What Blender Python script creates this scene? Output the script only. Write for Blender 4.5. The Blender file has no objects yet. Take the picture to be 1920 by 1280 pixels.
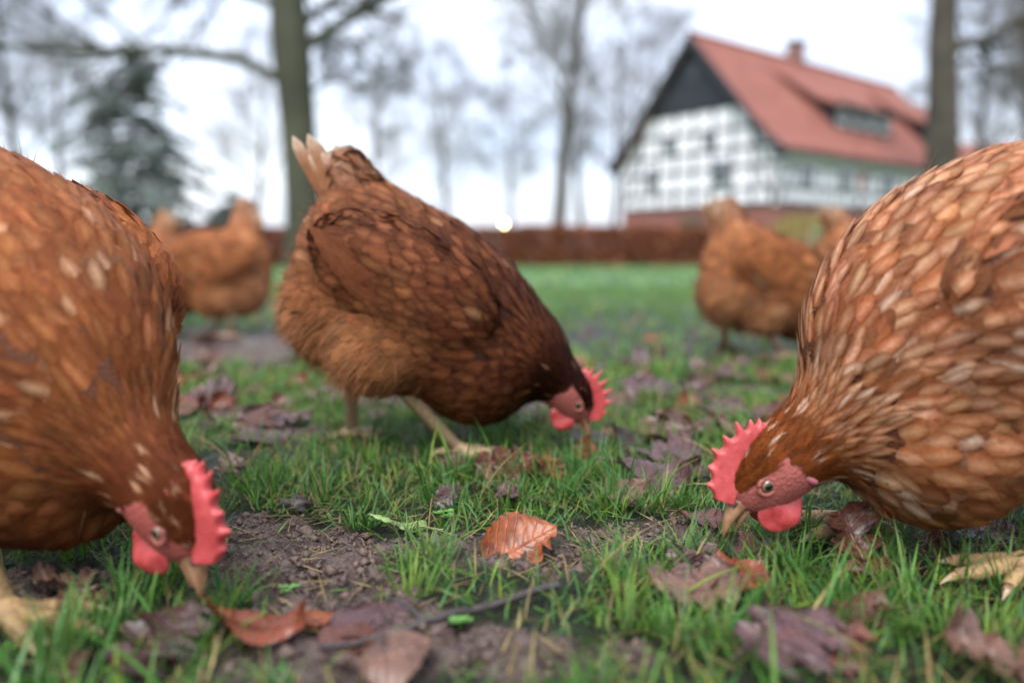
import bpy, math, random
import numpy as np
from mathutils import Matrix, Vector

# ------------------------------------------------------------------ scene, camera, world, sun
scn = bpy.context.scene
COL = scn.collection
CAM_H, PITCH, FPX = 0.26, math.radians(6.2), 1493.0     # FPX: focal length in photo pixels (28 mm lens)

cam_d = bpy.data.cameras.new('camera')
cam = bpy.data.objects.new('camera', cam_d)
COL.objects.link(cam)
cam.location = (0, 0, CAM_H)
cam.rotation_euler = (math.pi / 2 - PITCH, 0, 0)
cam_d.lens = 28.0
cam_d.sensor_width = 36.0
cam_d.clip_start = 0.02
cam_d.clip_end = 2000
cam_d.dof.use_dof = True
cam_d.dof.focus_distance = 0.745
cam_d.dof.aperture_fstop = 1.85
cam_d.dof.aperture_blades = 0
scn.camera = cam

SUN_EL, SUN_AZ = math.radians(60), math.radians(-160)     # soft sun behind the cloud
world = bpy.data.worlds.new('World')
scn.world = world
world.use_nodes = True
wn, wl = world.node_tree.nodes, world.node_tree.links
wn.clear()
w_out = wn.new('ShaderNodeOutputWorld')
w_sky = wn.new('ShaderNodeTexSky'); w_sky.sky_type = 'NISHITA'; w_sky.sun_disc = False
w_sky.sun_elevation = SUN_EL; w_sky.sun_rotation = SUN_AZ; w_sky.dust_density = 4.0
w_bg1 = wn.new('ShaderNodeBackground'); w_bg1.inputs['Strength'].default_value = 0.05
wl.new(w_sky.outputs['Color'], w_bg1.inputs['Color'])
w_tc = wn.new('ShaderNodeTexCoord')
w_map = wn.new('ShaderNodeMapping'); w_map.inputs['Scale'].default_value = (1, 1, 2.2)
w_noise = wn.new('ShaderNodeTexNoise'); w_noise.inputs['Scale'].default_value = 2.4; w_noise.inputs['Detail'].default_value = 5
w_ramp = wn.new('ShaderNodeValToRGB')
w_ramp.color_ramp.elements[0].position = 0.36; w_ramp.color_ramp.elements[0].color = (0.50, 0.56, 0.70, 1)
w_ramp.color_ramp.elements[1].position = 0.62; w_ramp.color_ramp.elements[1].color = (0.90, 0.93, 1.0, 1)
wl.new(w_tc.outputs['Generated'], w_map.inputs['Vector'])
wl.new(w_map.outputs['Vector'], w_noise.inputs['Vector'])
wl.new(w_noise.outputs['Fac'], w_ramp.inputs['Fac'])
w_bg2 = wn.new('ShaderNodeBackground'); w_bg2.inputs['Strength'].default_value = 0.52
wl.new(w_ramp.outputs['Color'], w_bg2.inputs['Color'])
w_add = wn.new('ShaderNodeAddShader')
wl.new(w_bg1.outputs[0], w_add.inputs[0]); wl.new(w_bg2.outputs[0], w_add.inputs[1])
wl.new(w_add.outputs[0], w_out.inputs['Surface'])

sun_d = bpy.data.lights.new('sun', 'SUN')
sun_d.energy = 1.5; sun_d.angle = math.radians(45); sun_d.color = (1.0, 0.975, 0.94)
sun = bpy.data.objects.new('sun', sun_d); COL.objects.link(sun)
sd = Vector((math.sin(SUN_AZ) * math.cos(SUN_EL), math.cos(SUN_AZ) * math.cos(SUN_EL), math.sin(SUN_EL)))
sun.rotation_euler = sd.to_track_quat('Z', 'Y').to_euler()

scn.view_settings.view_transform = 'Standard'
scn.view_settings.look = 'None'
scn.view_settings.gamma = 1.0
scn.view_settings.exposure = 1.32
scn.render.engine = 'CYCLES'
scn.cycles.use_denoising = True
scn.cycles.max_bounces = 7
scn.cycles.diffuse_bounces = 3
scn.cycles.glossy_bounces = 2
scn.cycles.transmission_bounces = 3
scn.cycles.volume_bounces = 0
scn.cycles.sample_clamp_indirect = 4.0

# ------------------------------------------------------------------ helpers
def at(px, py, z=0.0):
    """photo pixel (1920x1280) -> point on the horizontal plane z"""
    d = np.array([(px - 960) / FPX, math.cos(PITCH) + (640 - py) / FPX * math.sin(PITCH),
                  -math.sin(PITCH) + (640 - py) / FPX * math.cos(PITCH)])
    t = (z - CAM_H) / d[2]
    return d[0] * t, d[1] * t

def far(px, py, Y):
    """photo pixel -> point on the vertical plane at distance Y"""
    d = np.array([(px - 960) / FPX, math.cos(PITCH) + (640 - py) / FPX * math.sin(PITCH),
                  -math.sin(PITCH) + (640 - py) / FPX * math.cos(PITCH)])
    t = Y / d[1]
    return np.array([d[0] * t, Y, CAM_H + d[2] * t])

def tag(o, label=None, cat=None, group=None, kind=None):
    if label: o['label'] = label
    if cat: o['category'] = cat
    if group: o['group'] = group
    if kind: o['kind'] = kind
    return o

def empty(name, loc=(0, 0, 0), rz=0.0):
    o = bpy.data.objects.new(name, None)
    o.empty_display_size = 0.05
    COL.objects.link(o)
    o.location = loc; o.rotation_euler = (0, 0, rz)
    return o

def link(name, me, m=None, parent=None):
    if m is not None and not me.materials:
        me.materials.append(m)
    o = bpy.data.objects.new(name, me)
    COL.objects.link(o)
    if parent is not None: o.parent = parent
    return o

def mk(name, V, F, smooth=True, attrs=None):
    """V (n,3); F list of int arrays (m,3) / (m,4). attrs: dict name -> (n,4) colour or (n,) float"""
    me = bpy.data.meshes.new(name)
    V = np.asarray(V, np.float32).reshape(-1, 3)
    me.vertices.add(len(V)); me.vertices.foreach_set('co', V.ravel())
    F = [np.asarray(f, np.int32) for f in F if len(f)]
    loops = np.concatenate([f.ravel() for f in F])
    sizes = np.concatenate([np.full(len(f), f.shape[1], np.int32) for f in F])
    starts = np.concatenate([[0], np.cumsum(sizes)[:-1]]).astype(np.int32)
    me.loops.add(len(loops)); me.loops.foreach_set('vertex_index', loops)
    me.polygons.add(len(sizes)); me.polygons.foreach_set('loop_start', starts)
    try: me.polygons.foreach_set('loop_total', sizes)
    except Exception: pass
    me.polygons.foreach_set('use_smooth', np.full(len(sizes), smooth, bool))
    for k, a in (attrs or {}).items():
        a = np.asarray(a, np.float32)
        if a.ndim == 2:
            if a.shape[1] == 3: a = np.concatenate([a, np.ones((len(a), 1), np.float32)], 1)
            at_ = me.attributes.new(k, 'FLOAT_COLOR', 'POINT'); at_.data.foreach_set('color', a.ravel())
        else:
            at_ = me.attributes.new(k, 'FLOAT', 'POINT'); at_.data.foreach_set('value', a.ravel())
    me.update(calc_edges=True)
    me.validate()
    return me

def tubes(P, R, sides):
    """P (n,k,3) polylines, R (n,k) radii -> V, quads"""
    P = np.asarray(P, float); R = np.asarray(R, float)
    n, k, _ = P.shape
    T = np.gradient(P, axis=1); T /= np.linalg.norm(T, axis=2, keepdims=True) + 1e-12
    m = np.mean(T, axis=1)
    ref = np.where(np.abs(m[:, 2:3]) < 0.8, np.array([[0, 0, 1.0]]), np.array([[1.0, 0, 0]]))[:, None, :]
    A = np.cross(T, np.broadcast_to(ref, T.shape)); A /= np.linalg.norm(A, axis=2, keepdims=True) + 1e-12
    B = np.cross(T, A)
    th = np.arange(sides) * 2 * math.pi / sides
    V = P[:, :, None, :] + R[:, :, None, None] * (A[:, :, None, :] * np.cos(th)[None, None, :, None] + B[:, :, None, :] * np.sin(th)[None, None, :, None])
    idx = np.arange(n * k * sides).reshape(n, k, sides)
    a = idx[:, :-1, :]; b = np.roll(idx, -1, axis=2)[:, :-1, :]
    c = np.roll(idx, -1, axis=2)[:, 1:, :]; d = idx[:, 1:, :]
    Q = np.stack([a, b, c, d], -1).reshape(-1, 4)
    return V.reshape(-1, 3), Q

def join(parts):
    Vs, Qs, Ts, o = [], [], [], 0
    for V, F in parts:
        V = np.asarray(V).reshape(-1, 3); F = np.asarray(F)
        (Qs if F.shape[1] == 4 else Ts).append(F + o)
        Vs.append(V); o += len(V)
    out = []
    if Qs: out.append(np.concatenate(Qs))
    if Ts: out.append(np.concatenate(Ts))
    return np.concatenate(Vs), out

def box(x0, x1, y0, y1, z0, z1):
    V = np.array([[x, y, z] for z in (z0, z1) for y in (y0, y1) for x in (x0, x1)], float)
    Q = np.array([[0, 2, 3, 1], [4, 5, 7, 6], [0, 1, 5, 4], [2, 6, 7, 3], [0, 4, 6, 2], [1, 3, 7, 5]])
    return V, Q

def hash2(ix, iy, s=0):
    h = (ix.astype(np.int64) * 374761393 + iy.astype(np.int64) * 668265263 + s * 974711) & 0xffffffff
    h = ((h ^ (h >> 13)) * 1274126177) & 0xffffffff
    return ((h ^ (h >> 16)) & 0xffff) / 65535.0

def vnoise(x, y, s=0):
    x = np.asarray(x, float); y = np.asarray(y, float)
    ix, iy = np.floor(x), np.floor(y); fx, fy = x - ix, y - iy
    fx = fx * fx * (3 - 2 * fx); fy = fy * fy * (3 - 2 * fy)
    a, b, c, d = hash2(ix, iy, s), hash2(ix + 1, iy, s), hash2(ix, iy + 1, s), hash2(ix + 1, iy + 1, s)
    return (a * (1 - fx) + b * fx) * (1 - fy) + (c * (1 - fx) + d * fx) * fy

def fbm(x, y, oct=4, s=0):
    v, a, t = 0, 1.0, 0
    for o in range(oct):
        v = v + a * vnoise(x * 2 ** o + 13.7 * o, y * 2 ** o + 7.1 * o, s + o); t += a; a *= 0.5
    return v / t

class N:
    """small material builder"""
    def __init__(self, name):
        self.m = bpy.data.materials.new(name); self.m.use_nodes = True
        self.t = self.m.node_tree; self.t.nodes.clear()
        self.out = self.new('ShaderNodeOutputMaterial')
    def new(self, k, **kw):
        n = self.t.nodes.new(k)
        for a, v in kw.items(): setattr(n, a, v)
        return n
    def ln(self, a, b): self.t.links.new(a, b)
    def attr(self, name): return self.new('ShaderNodeAttribute', attribute_name=name)
    def noise(self, scale, detail=4, rough=0.55, vec=None, coord='Object'):
        n = self.new('ShaderNodeTexNoise'); n.inputs['Scale'].default_value = scale
        n.inputs['Detail'].default_value = detail; n.inputs['Roughness'].default_value = rough
        if vec is None:
            vec = self.new('ShaderNodeTexCoord').outputs[coord]
        self.ln(vec, n.inputs['Vector']); return n
    def ramp(self, fac, stops):
        r = self.new('ShaderNodeValToRGB'); e = r.color_ramp.elements
        while len(e) < len(stops): e.new(0.5)
        for i, (p, c) in enumerate(stops):
            e[i].position = p; e[i].color = (*c, 1) if len(c) == 3 else c
        self.ln(fac, r.inputs['Fac']); return r
    def mix(self, fac, a, b, blend='MIX'):
        n = self.new('ShaderNodeMix', data_type='RGBA', blend_type=blend)
        for v, s in ((fac, n.inputs[0]), (a, n.inputs[6]), (b, n.inputs[7])):
            if hasattr(v, 'links'): self.ln(v, s)
            elif isinstance(v, (int, float)): s.default_value = v
            else: s.default_value = (*v, 1)
        return n.outputs[2]
    def bump(self, height, strength=0.4, dist=0.01):
        b = self.new('ShaderNodeBump'); b.inputs['Strength'].default_value = strength
        b.inputs['Distance'].default_value = dist; self.ln(height, b.inputs['Height']); return b
    def bsdf(self, color, rough=0.6, bump=None, spec=0.5, **kw):
        p = self.new('ShaderNodeBsdfPrincipled')
        if hasattr(color, 'links'): self.ln(color, p.inputs['Base Color'])
        else: p.inputs['Base Color'].default_value = (*color, 1)
        if hasattr(rough, 'links'): self.ln(rough, p.inputs['Roughness'])
        else: p.inputs['Roughness'].default_value = rough
        p.inputs['Specular IOR Level'].default_value = spec
        if bump is not None: self.ln(bump.outputs[0], p.inputs['Normal'])
        for k, v in kw.items(): p.inputs[k.replace('_', ' ')].default_value = v
        return p
    def done(self, sh):
        self.ln(sh.outputs[0], self.out.inputs['Surface']); return self.m
    def done_thin(self, sh, color, fac=0.3):
        tr = self.new('ShaderNodeBsdfTranslucent')
        if hasattr(color, 'links'): self.ln(color, tr.inputs['Color'])
        else: tr.inputs['Color'].default_value = (*color, 1)
        mx = self.new('ShaderNodeMixShader'); mx.inputs[0].default_value = fac
        self.ln(sh.outputs[0], mx.inputs[1]); self.ln(tr.outputs[0], mx.inputs[2])
        self.ln(mx.outputs[0], self.out.inputs['Surface']); return self.m

def plain(name, col, rough=0.6, nscale=6.0, var=0.25, bump=0.2, spec=0.5, dist=0.01, **kw):
    n = N(name)
    t = n.noise(nscale, 5)
    lo = tuple(c * (1 - var) for c in col); hi = tuple(min(1, c * (1 + var)) for c in col)
    r = n.ramp(t.outputs['Fac'], [(0.3, lo), (0.7, hi)])
    b = n.bump(t.outputs['Fac'], bump, dist) if bump else None
    return n.done(n.bsdf(r.outputs['Color'], rough, b, spec, **kw))

# ------------------------------------------------------------------ ground
MUD = [(570, 1060, .105, .075), (520, 1000, .08, .05), (640, 1150, .07, .05), (860, 1040, .085, .042), (1040, 1060, .06, .035), (1190, 1005, .07, .032),
       (700, 1230, .11, .04), (980, 1235, .08, .03), (60, 1110, .09, .05), (480, 985, .07, .03), (1290, 985, .05, .03),
       (420, 655, .45, .35), (520, 640, .3, .25), (1180, 740, .1, .05), (1340, 730, .12, .08), (560, 820, .05, .04), (900, 870, .06, .04)]
MUDW = [(*at(x, y), rx, ry) for x, y, rx, ry in MUD]

def mud_mask(x, y):
    """1 in bare soil, 0 in turf"""
    m = np.zeros_like(x)
    wob = fbm(x * 22, y * 22, 3, 5) - 0.5
    for cx, cy, rx, ry in MUDW:
        d = np.sqrt(((x - cx) / rx) ** 2 + ((y - cy) / ry) ** 2) + wob * 0.9
        m = np.maximum(m, np.clip((1.15 - d) / 0.35, 0, 1))
    n = fbm(x * 5 + 3, y * 5 + 9, 3, 77)
    m = np.maximum(m, np.clip((n - 0.62) / 0.08, 0, 1) * np.clip((3.5 - y) / 1.5, 0, 1) * np.clip((y - 1.1) / .3, 0, 1))
    return m

def gz(x, y):
    x = np.asarray(x, float); y = np.asarray(y, float)
    fade = np.clip((5 - np.hypot(x, y)) / 3, 0.15, 1)
    return ((fbm(x * 6, y * 6, 3, 21) - 0.5) * 0.018) * fade - 0.002

def gz_fine(x, y):
    m = mud_mask(x, y)
    near = np.clip((2.2 - np.hypot(x, y)) / 1.0, 0, 1)
    rid = 1 - np.abs(2 * fbm(x * 38, y * 38, 4, 3) - 1)
    return gz(x, y) + near * ((rid - 0.75) * 0.03 * (0.35 + 0.65 * m) + (fbm(x * 150, y * 150, 3, 9) - 0.5) * 0.005)

def axis_coords(fine_lo, fine_hi, step, lo, hi, growth=1.12):
    a = list(np.arange(fine_lo, fine_hi + 1e-6, step))
    s = step; v = a[-1]
    while v < hi: s *= growth; v += s; a.append(v)
    s = step; v = a[0]; pre = []
    while v > lo: s *= growth; v -= s; pre.append(v)
    return np.array(pre[::-1] + a)

gx = axis_coords(-0.72, 0.72, 0.0053, -400, 400)
gy = axis_coords(0.42, 1.22, 0.0053, -60, 700)
GX, GY = np.meshgrid(gx, gy)
GZ = gz_fine(GX, GY)
nI, nJ = GX.shape
idx = np.arange(nI * nJ).reshape(nI, nJ)
GQ = np.stack([idx[:-1, :-1], idx[:-1, 1:], idx[1:, 1:], idx[1:, :-1]], -1).reshape(-1, 4)
me = mk('ground', np.stack([GX, GY, GZ], -1), [GQ], True, {'mud': mud_mask(GX.ravel(), GY.ravel())})
n = N('soil_and_turf')
a_m = n.attr('mud')
pos = n.new('ShaderNodeNewGeometry').outputs['Position']
n1 = n.noise(45, 8, 0.65, pos); n2 = n.noise(6, 5, 0.6, pos); n3 = n.noise(240, 4, 0.6, pos); n4 = n.noise(1.3, 4, 0.6, pos)
soil = n.ramp(n1.outputs['Fac'], [(0.28, (0.014, 0.009, 0.008)), (0.47, (0.10, 0.068, 0.057)), (0.64, (0.25, 0.19, 0.165))])
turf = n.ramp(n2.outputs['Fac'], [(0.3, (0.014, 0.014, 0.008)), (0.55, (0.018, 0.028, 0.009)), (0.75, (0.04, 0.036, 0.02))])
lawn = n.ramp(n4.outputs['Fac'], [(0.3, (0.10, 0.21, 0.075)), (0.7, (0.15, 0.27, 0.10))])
sep = n.new('ShaderNodeSeparateXYZ'); n.ln(pos, sep.inputs[0])
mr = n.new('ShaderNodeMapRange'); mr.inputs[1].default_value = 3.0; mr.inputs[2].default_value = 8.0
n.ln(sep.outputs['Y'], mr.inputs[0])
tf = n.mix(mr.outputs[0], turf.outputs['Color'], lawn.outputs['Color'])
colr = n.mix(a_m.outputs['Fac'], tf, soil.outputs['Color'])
add = n.new('ShaderNodeMath', operation='ADD'); n.ln(n1.outputs['Fac'], add.inputs[0]); n.ln(n3.outputs['Fac'], add.inputs[1])
rr = n.ramp(n2.outputs['Fac'], [(0.35, (0.30,) * 3), (0.65, (0.6,) * 3)])
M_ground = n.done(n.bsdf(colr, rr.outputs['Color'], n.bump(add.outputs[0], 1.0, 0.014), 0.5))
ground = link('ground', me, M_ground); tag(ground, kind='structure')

# ------------------------------------------------------------------ grass (uncountable: one object per sort)
rs = np.random.default_rng(4)

def blades(x, y, z, ang, L, W, lean, curl, col, segs):
    """vectorised grass blades -> V, quads, colours"""
    n_ = len(x); k = segs + 1
    t = np.linspace(0, 1, k)[None, :]
    dx, dy = np.cos(ang)[:, None], np.sin(ang)[:, None]
    th = lean[:, None] + curl[:, None] * t                      # angle from vertical
    ds = L[:, None] / segs
    hx = np.concatenate([np.zeros((n_, 1)), np.cumsum(np.sin(th[:, :-1]) * ds, 1)], 1)
    hz = np.concatenate([np.zeros((n_, 1)), np.cumsum(np.cos(th[:, :-1]) * ds, 1)], 1)
    hz = np.maximum(hz, 0.002 + 0.004 * t)
    w = W[:, None] * 0.5 * np.clip(1.15 * (1 - t ** 2.2), 0.02, 1) * (0.7 + 0.3 * np.minimum(1, t * 4))
    tw = rs.uniform(-0.9, 0.9, (n_, 1)) + t * rs.uniform(-0.8, 0.8, (n_, 1))
    px, py = -dy * np.cos(tw) + dx * np.sin(tw) * 0.4, dx * np.cos(tw) + dy * np.sin(tw) * 0.4
    C = np.stack([x[:, None] + dx * hx, y[:, None] + dy * hx, z[:, None] + hz], -1)
    S = np.stack([px * w, py * w, np.sin(tw) * w * 0.5], -1)
    V = np.stack([C - S, C + S], 2)                              # n,k,2,3
    id_ = np.arange(n_ * k * 2).reshape(n_, k, 2)
    Q = np.stack([id_[:, :-1, 0], id_[:, :-1, 1], id_[:, 1:, 1], id_[:, 1:, 0]], -1).reshape(-1, 4)
    c = np.broadcast_to(col[:, None, None, :], (n_, k, 2, 3)) * 1.0
    dry = rs.random(n_) < 0.10
    c[dry, -2:] = c[dry, -2:] * 0.35 + np.array([0.30, 0.22, 0.09]) * 0.65
    return V.reshape(-1, 3), Q, c.reshape(-1, 3)

GREENS = np.array([[0.060, 0.165, 0.024], [0.095, 0.215, 0.03], [0.034, 0.110, 0.022], [0.065, 0.175, 0.045], [0.16, 0.24, 0.034], [0.10, 0.20, 0.075]])

def gcol(n_, dry=0.06):
    c = GREENS[rs.integers(0, len(GREENS), n_)] * rs.uniform(0.8, 1.45, (n_, 1))
    d = rs.random(n_) < dry
    c[d] = np.array([0.30, 0.23, 0.10]) * rs.uniform(0.6, 1.2, (d.sum(), 1))
    return c

def n_grass():
    n = N('grass_blade')
    a = n.attr('Col')
    ns = n.noise(60, 3, 0.5, n.new('ShaderNodeNewGeometry').outputs['Position'])
    v = n.ramp(ns.outputs['Fac'], [(0.3, (0.8,) * 3), (0.7, (1.2,) * 3)])
    c = n.mix(1.0, a.outputs['Color'], v.outputs['Color'], 'MULTIPLY')
    p = n.bsdf(c, 0.40, None, 0.2)
    return n.done_thin(p, c, 0.33)
M_grass = n_grass()

LEAFX, LEAFY = at(975, 1030)
def keep_near(x, y, tall):
    """keep the blades off the bare soil, off the orange leaf and out of the line of sight to it"""
    m = mud_mask(x, y)
    k = rs.random(len(x)) > m * 1.05
    corr = (np.abs(x - LEAFX * y / LEAFY) < 0.045) & (y > LEAFY - 0.11) & (y < LEAFY + 0.035)
    return k & ~(corr & (tall | True))

# tufts
parts_V, parts_Q, parts_C, off = [], [], [], 0
def put(V, Q, c):
    global off
    parts_V.append(V); parts_Q.append(Q + off); parts_C.append(c); off += len(V)

def spread(n_, ymin, ymax, extra=0.3):
    y = np.sqrt(rs.uniform(ymin ** 2, ymax ** 2, n_))
    x = rs.uniform(-1, 1, n_) * (y * 0.70 + extra)
    return x, y

# background carpet of short blades near the camera
x, y = spread(76000, 0.38, 1.9)
k = (rs.random(len(x)) > mud_mask(x, y) * 1.03) & (np.hypot((x - LEAFX) / .045, (y - LEAFY) / .03) > 1) & (fbm(x * 14, y * 14, 3, 31) > 0.36); x, y = x[k], y[k]
m_ = len(x)
put(*blades(x, y, gz(x, y), rs.uniform(0, 6.28, m_), rs.uniform(0.012, 0.040, m_), rs.uniform(0.0013, 0.0025, m_),
            rs.uniform(0.1, 1.2, m_), rs.uniform(0, 1.2, m_), gcol(m_, 0.2), 3))
# tufts of longer blades
tx, ty = spread(760, 0.40, 1.9, 0.25)
hand = [(690, 940), (660, 985), (840, 905), (860, 960), (800, 935), (1090, 905), (1130, 960), (1050, 930), (1170, 930), (760, 1080), (770, 1130), (800, 1060),
        (480, 930), (440, 910), (520, 905), (1280, 960), (1260, 1060), (1330, 1050), (1200, 1110), (1120, 1090), (1480, 1080), (1560, 1120), (1650, 1050),
        (1700, 1120), (1780, 1080), (1500, 1180), (1620, 1190), (1400, 1190), (1250, 1210), (1150, 1200), (1330, 1240), (1750, 1200), (1850, 1190), (300, 1100),
        (240, 1130), (340, 1060), (180, 1200), (420, 1140), (90, 1230), (350, 1240), (1850, 950), (1500, 1010), (1420, 1060), (1600, 1010), (1220, 960), (960, 900), (1000, 850)]
hx = np.array([at(*q)[0] for q in hand]); hy = np.array([at(*q)[1] for q in hand])
mk_ = mud_mask(tx, ty)
kk = (mk_ < 0.5) & (fbm(tx * 9, ty * 9, 2, 63) > 0.33)
tx, ty = np.concatenate([tx[kk], hx, hx + 0.012]), np.concatenate([ty[kk], hy, hy + 0.01])
nb = rs.integers(12, 34, len(tx)); nb[-2 * len(hx):] = rs.integers(18, 34, 2 * len(hx))
ci = np.repeat(np.arange(len(tx)), nb)
ang = rs.uniform(0, 6.28, len(ci)); rad = np.abs(rs.normal(0, 0.012, len(ci)))
x = tx[ci] + np.cos(ang) * rad; y = ty[ci] + np.sin(ang) * rad
ht = np.clip(rs.normal(0.038, 0.010, len(tx)), 0.02, 0.062)
L = ht[ci] * rs.uniform(0.45, 1.25, len(ci))
corr = (np.abs(x - LEAFX * y / LEAFY) < 0.05) & (y > LEAFY - 0.14) & (y < LEAFY + 0.03)
x, y, ang, L, ci = x[~corr], y[~corr], ang[~corr], L[~corr], ci[~corr]
m_ = len(x)
tcol = GREENS[rs.integers(0, len(GREENS), len(tx))]
c = tcol[ci] * 0.55 + gcol(m_, 0.05) * 0.45
put(*blades(x, y, gz(x, y), ang + rs.normal(0, 0.5, m_), L, rs.uniform(0.0014, 0.0029, m_), rs.uniform(0.05, 0.75, m_), rs.uniform(0.1, 1.3, m_), c, 5))
# long arching blades that lie over the others
x, y = spread(1500, 0.40, 1.5); k = keep_near(x, y, True) & (mud_mask(x, y) < 0.3); x, y = x[k], y[k]; m_ = len(x)
put(*blades(x, y, gz(x, y), rs.uniform(0, 6.28, m_), rs.uniform(0.05, 0.10, m_), rs.uniform(0.002, 0.0036, m_), rs.uniform(0.5, 1.1, m_), rs.uniform(0.5, 1.0, m_), gcol(m_, 0.15), 6))
# dead straw lying flat
x, y = spread(5000, 0.40, 1.6); corr = np.hypot(x - LEAFX, y - LEAFY) < 0.05
x, y = x[~corr], y[~corr]; m_ = len(x)
put(*blades(x, y, gz(x, y) + 0.002, rs.uniform(0, 6.28, m_), rs.uniform(0.015, 0.05, m_), rs.uniform(0.001, 0.002, m_), rs.uniform(1.35, 1.6, m_), rs.uniform(-0.1, 0.2, m_), gcol(m_, 0.75), 3))
# middle distance
x, y = spread(44000, 1.6, 6.5, 0.5); k = (rs.random(len(x)) > mud_mask(x, y)) & (fbm(x * 4, y * 4, 3, 41) > 0.38); x, y = x[k], y[k]; m_ = len(x)
put(*blades(x, y, gz(x, y), rs.uniform(0, 6.28, m_), rs.uniform(0.02, 0.055, m_), rs.uniform(0.0035, 0.007, m_), rs.uniform(0, 0.9, m_), rs.uniform(0, 1.0, m_), gcol(m_, 0.05) * 1.1, 3))
x, y = spread(40000, 6.0, 22.0, 2); m_ = len(x)
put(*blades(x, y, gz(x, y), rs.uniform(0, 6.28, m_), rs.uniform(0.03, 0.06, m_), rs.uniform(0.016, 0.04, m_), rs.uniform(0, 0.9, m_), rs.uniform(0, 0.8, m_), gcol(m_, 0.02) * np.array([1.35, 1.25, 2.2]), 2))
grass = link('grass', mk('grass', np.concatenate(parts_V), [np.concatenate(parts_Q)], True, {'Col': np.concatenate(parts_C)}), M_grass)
tag(grass, 'short wet green lawn grass with straw and tufts around bare soil', 'grass', kind='stuff')

# ------------------------------------------------------------------ half-timbered farmhouse
M_white = plain('white_lime_plaster', (0.84, 0.82, 0.88), 0.85, 3, 0.08, 0.1)
M_timber = plain('weathered_grey_timber', (0.05, 0.055, 0.065), 0.8, 8, 0.3, 0.2)
M_black = plain('dark_boarding', (0.022, 0.026, 0.036), 0.7, 4, 0.3, 0.2)
M_glass = plain('window_glass', (0.03, 0.04, 0.055), 0.08, 3, 0.2, 0.0, 0.8)
M_frame = plain('white_window_paint', (0.7, 0.72, 0.75), 0.5, 8, 0.05, 0.0)
M_green = plain('green_door_paint', (0.012, 0.06, 0.04), 0.5, 8, 0.15, 0.05)
M_redp = plain('red_shutter_paint', (0.35, 0.06, 0.04), 0.5, 8, 0.15, 0.05)
def m_tile(name, c0, c1):
    n = N(name)
    tc = n.new('ShaderNodeTexCoord').outputs['Object']
    w = n.new('ShaderNodeTexWave', bands_direction='Z'); w.inputs['Scale'].default_value = 1.3; w.inputs['Distortion'].default_value = 0.3
    n.ln(tc, w.inputs['Vector'])
    w2 = n.new('ShaderNodeTexWave', bands_direction='X'); w2.inputs['Scale'].default_value = 1.4; n.ln(tc, w2.inputs['Vector'])
    ns = n.noise(0.9, 6, 0.65)
    r = n.ramp(ns.outputs['Fac'], [(0.3, c0), (0.7, c1)])
    a = n.new('ShaderNodeMath', operation='ADD'); n.ln(w.outputs['Fac'], a.inputs[0]); n.ln(w2.outputs['Fac'], a.inputs[1])
    return n.done(n.bsdf(r.outputs['Color'], 0.75, n.bump(a.outputs[0], 0.5, 0.04), 0.4))
M_tile = m_tile('red_clay_roof_tiles', (0.20, 0.066, 0.048), (0.30, 0.115, 0.086))
def m_brick():
    n = N('red_brickwork')
    b = n.new('ShaderNodeTexBrick'); b.inputs['Color1'].default_value = (0.20, 0.055, 0.045, 1); b.inputs['Color2'].default_value = (0.27, 0.085, 0.07, 1)
    b.inputs['Mortar'].default_value = (0.25, 0.2, 0.18, 1); b.inputs['Scale'].default_value = 3.0
    mp = n.new('ShaderNodeMapping'); mp.inputs['Rotation'].default_value = (math.pi / 2, 0, 0)
    n.ln(n.new('ShaderNodeTexCoord').outputs['Object'], mp.inputs['Vector']); n.ln(mp.outputs[0], b.inputs['Vector'])
    return n.done(n.bsdf(b.outputs['Color'], 0.85, n.bump(b.outputs['Fac'], 0.3, 0.01)))
M_brick = m_brick()

TH = 0.895
HX, HY, HW, HLEN, HE, HR, HB = 13.58, 41.3, 11.0, 24.6, 5.75, 12.15, 2.85
house = empty('farmhouse', (HX, HY, 0), math.pi / 2 - TH)        # local x: length, local y: along the gable
tag(house, 'half-timbered white farmhouse with steep red tiled roof and black gable', 'house')
unit = mk('unit_block', *(lambda b: (b[0], [b[1]]))(box(-.5, .5, -.5, .5, -.5, .5)), smooth=False)
UNIT = {}
def blk(name, x0, x1, y0, y1, z0, z1, m, parent, base=None):
    """a box part that shares one mesh per material"""
    key = m.name
    if key not in UNIT:
        c = unit.copy(); c.name = 'block'; c.materials.append(m); UNIT[key] = c
    o = bpy.data.objects.new(name, UNIT[key]); COL.objects.link(o); o.parent = parent
    o.location = ((x0 + x1) / 2, (y0 + y1) / 2, (z0 + z1) / 2); o.scale = (x1 - x0, y1 - y0, z1 - z0)
    return o
def meshpart(name, V, F, m, parent, smooth=False):
    return link(name, mk(name, V, F if isinstance(F, list) else [F], smooth), m, parent)

V, Q = box(0.12, HLEN - 0.12, 0.12, HW - 0.12, -0.3, HB); meshpart('brick_plinth', V, Q, M_brick, house)
# white walls: long box plus the gable prism up to the roof
zr = HR - 0.25
def roof_z(yy):  # underside of the roof at gable coordinate y
    return HE + (HR - HE) * (1 - abs(yy - HW / 2) / (HW / 2))
V = np.array([[x_, y_, z_] for x_ in (0.05, HLEN - 0.05) for y_, z_ in ((0.05, HB), (HW - 0.05, HB), (HW - 0.05, HE - 0.2), (HW / 2, HR - 0.3), (0.05, HE - 0.2))])
F5 = [np.array([[4, 3, 2, 1, 0]]), np.array([[5, 6, 7, 8, 9]])]
FQ = np.array([[0, 1, 6, 5], [1, 2, 7, 6], [2, 3, 8, 7], [3, 4, 9, 8], [4, 0, 5, 9]])
meshpart('plaster_wall', V, F5 + [FQ], M_white, house)

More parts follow.
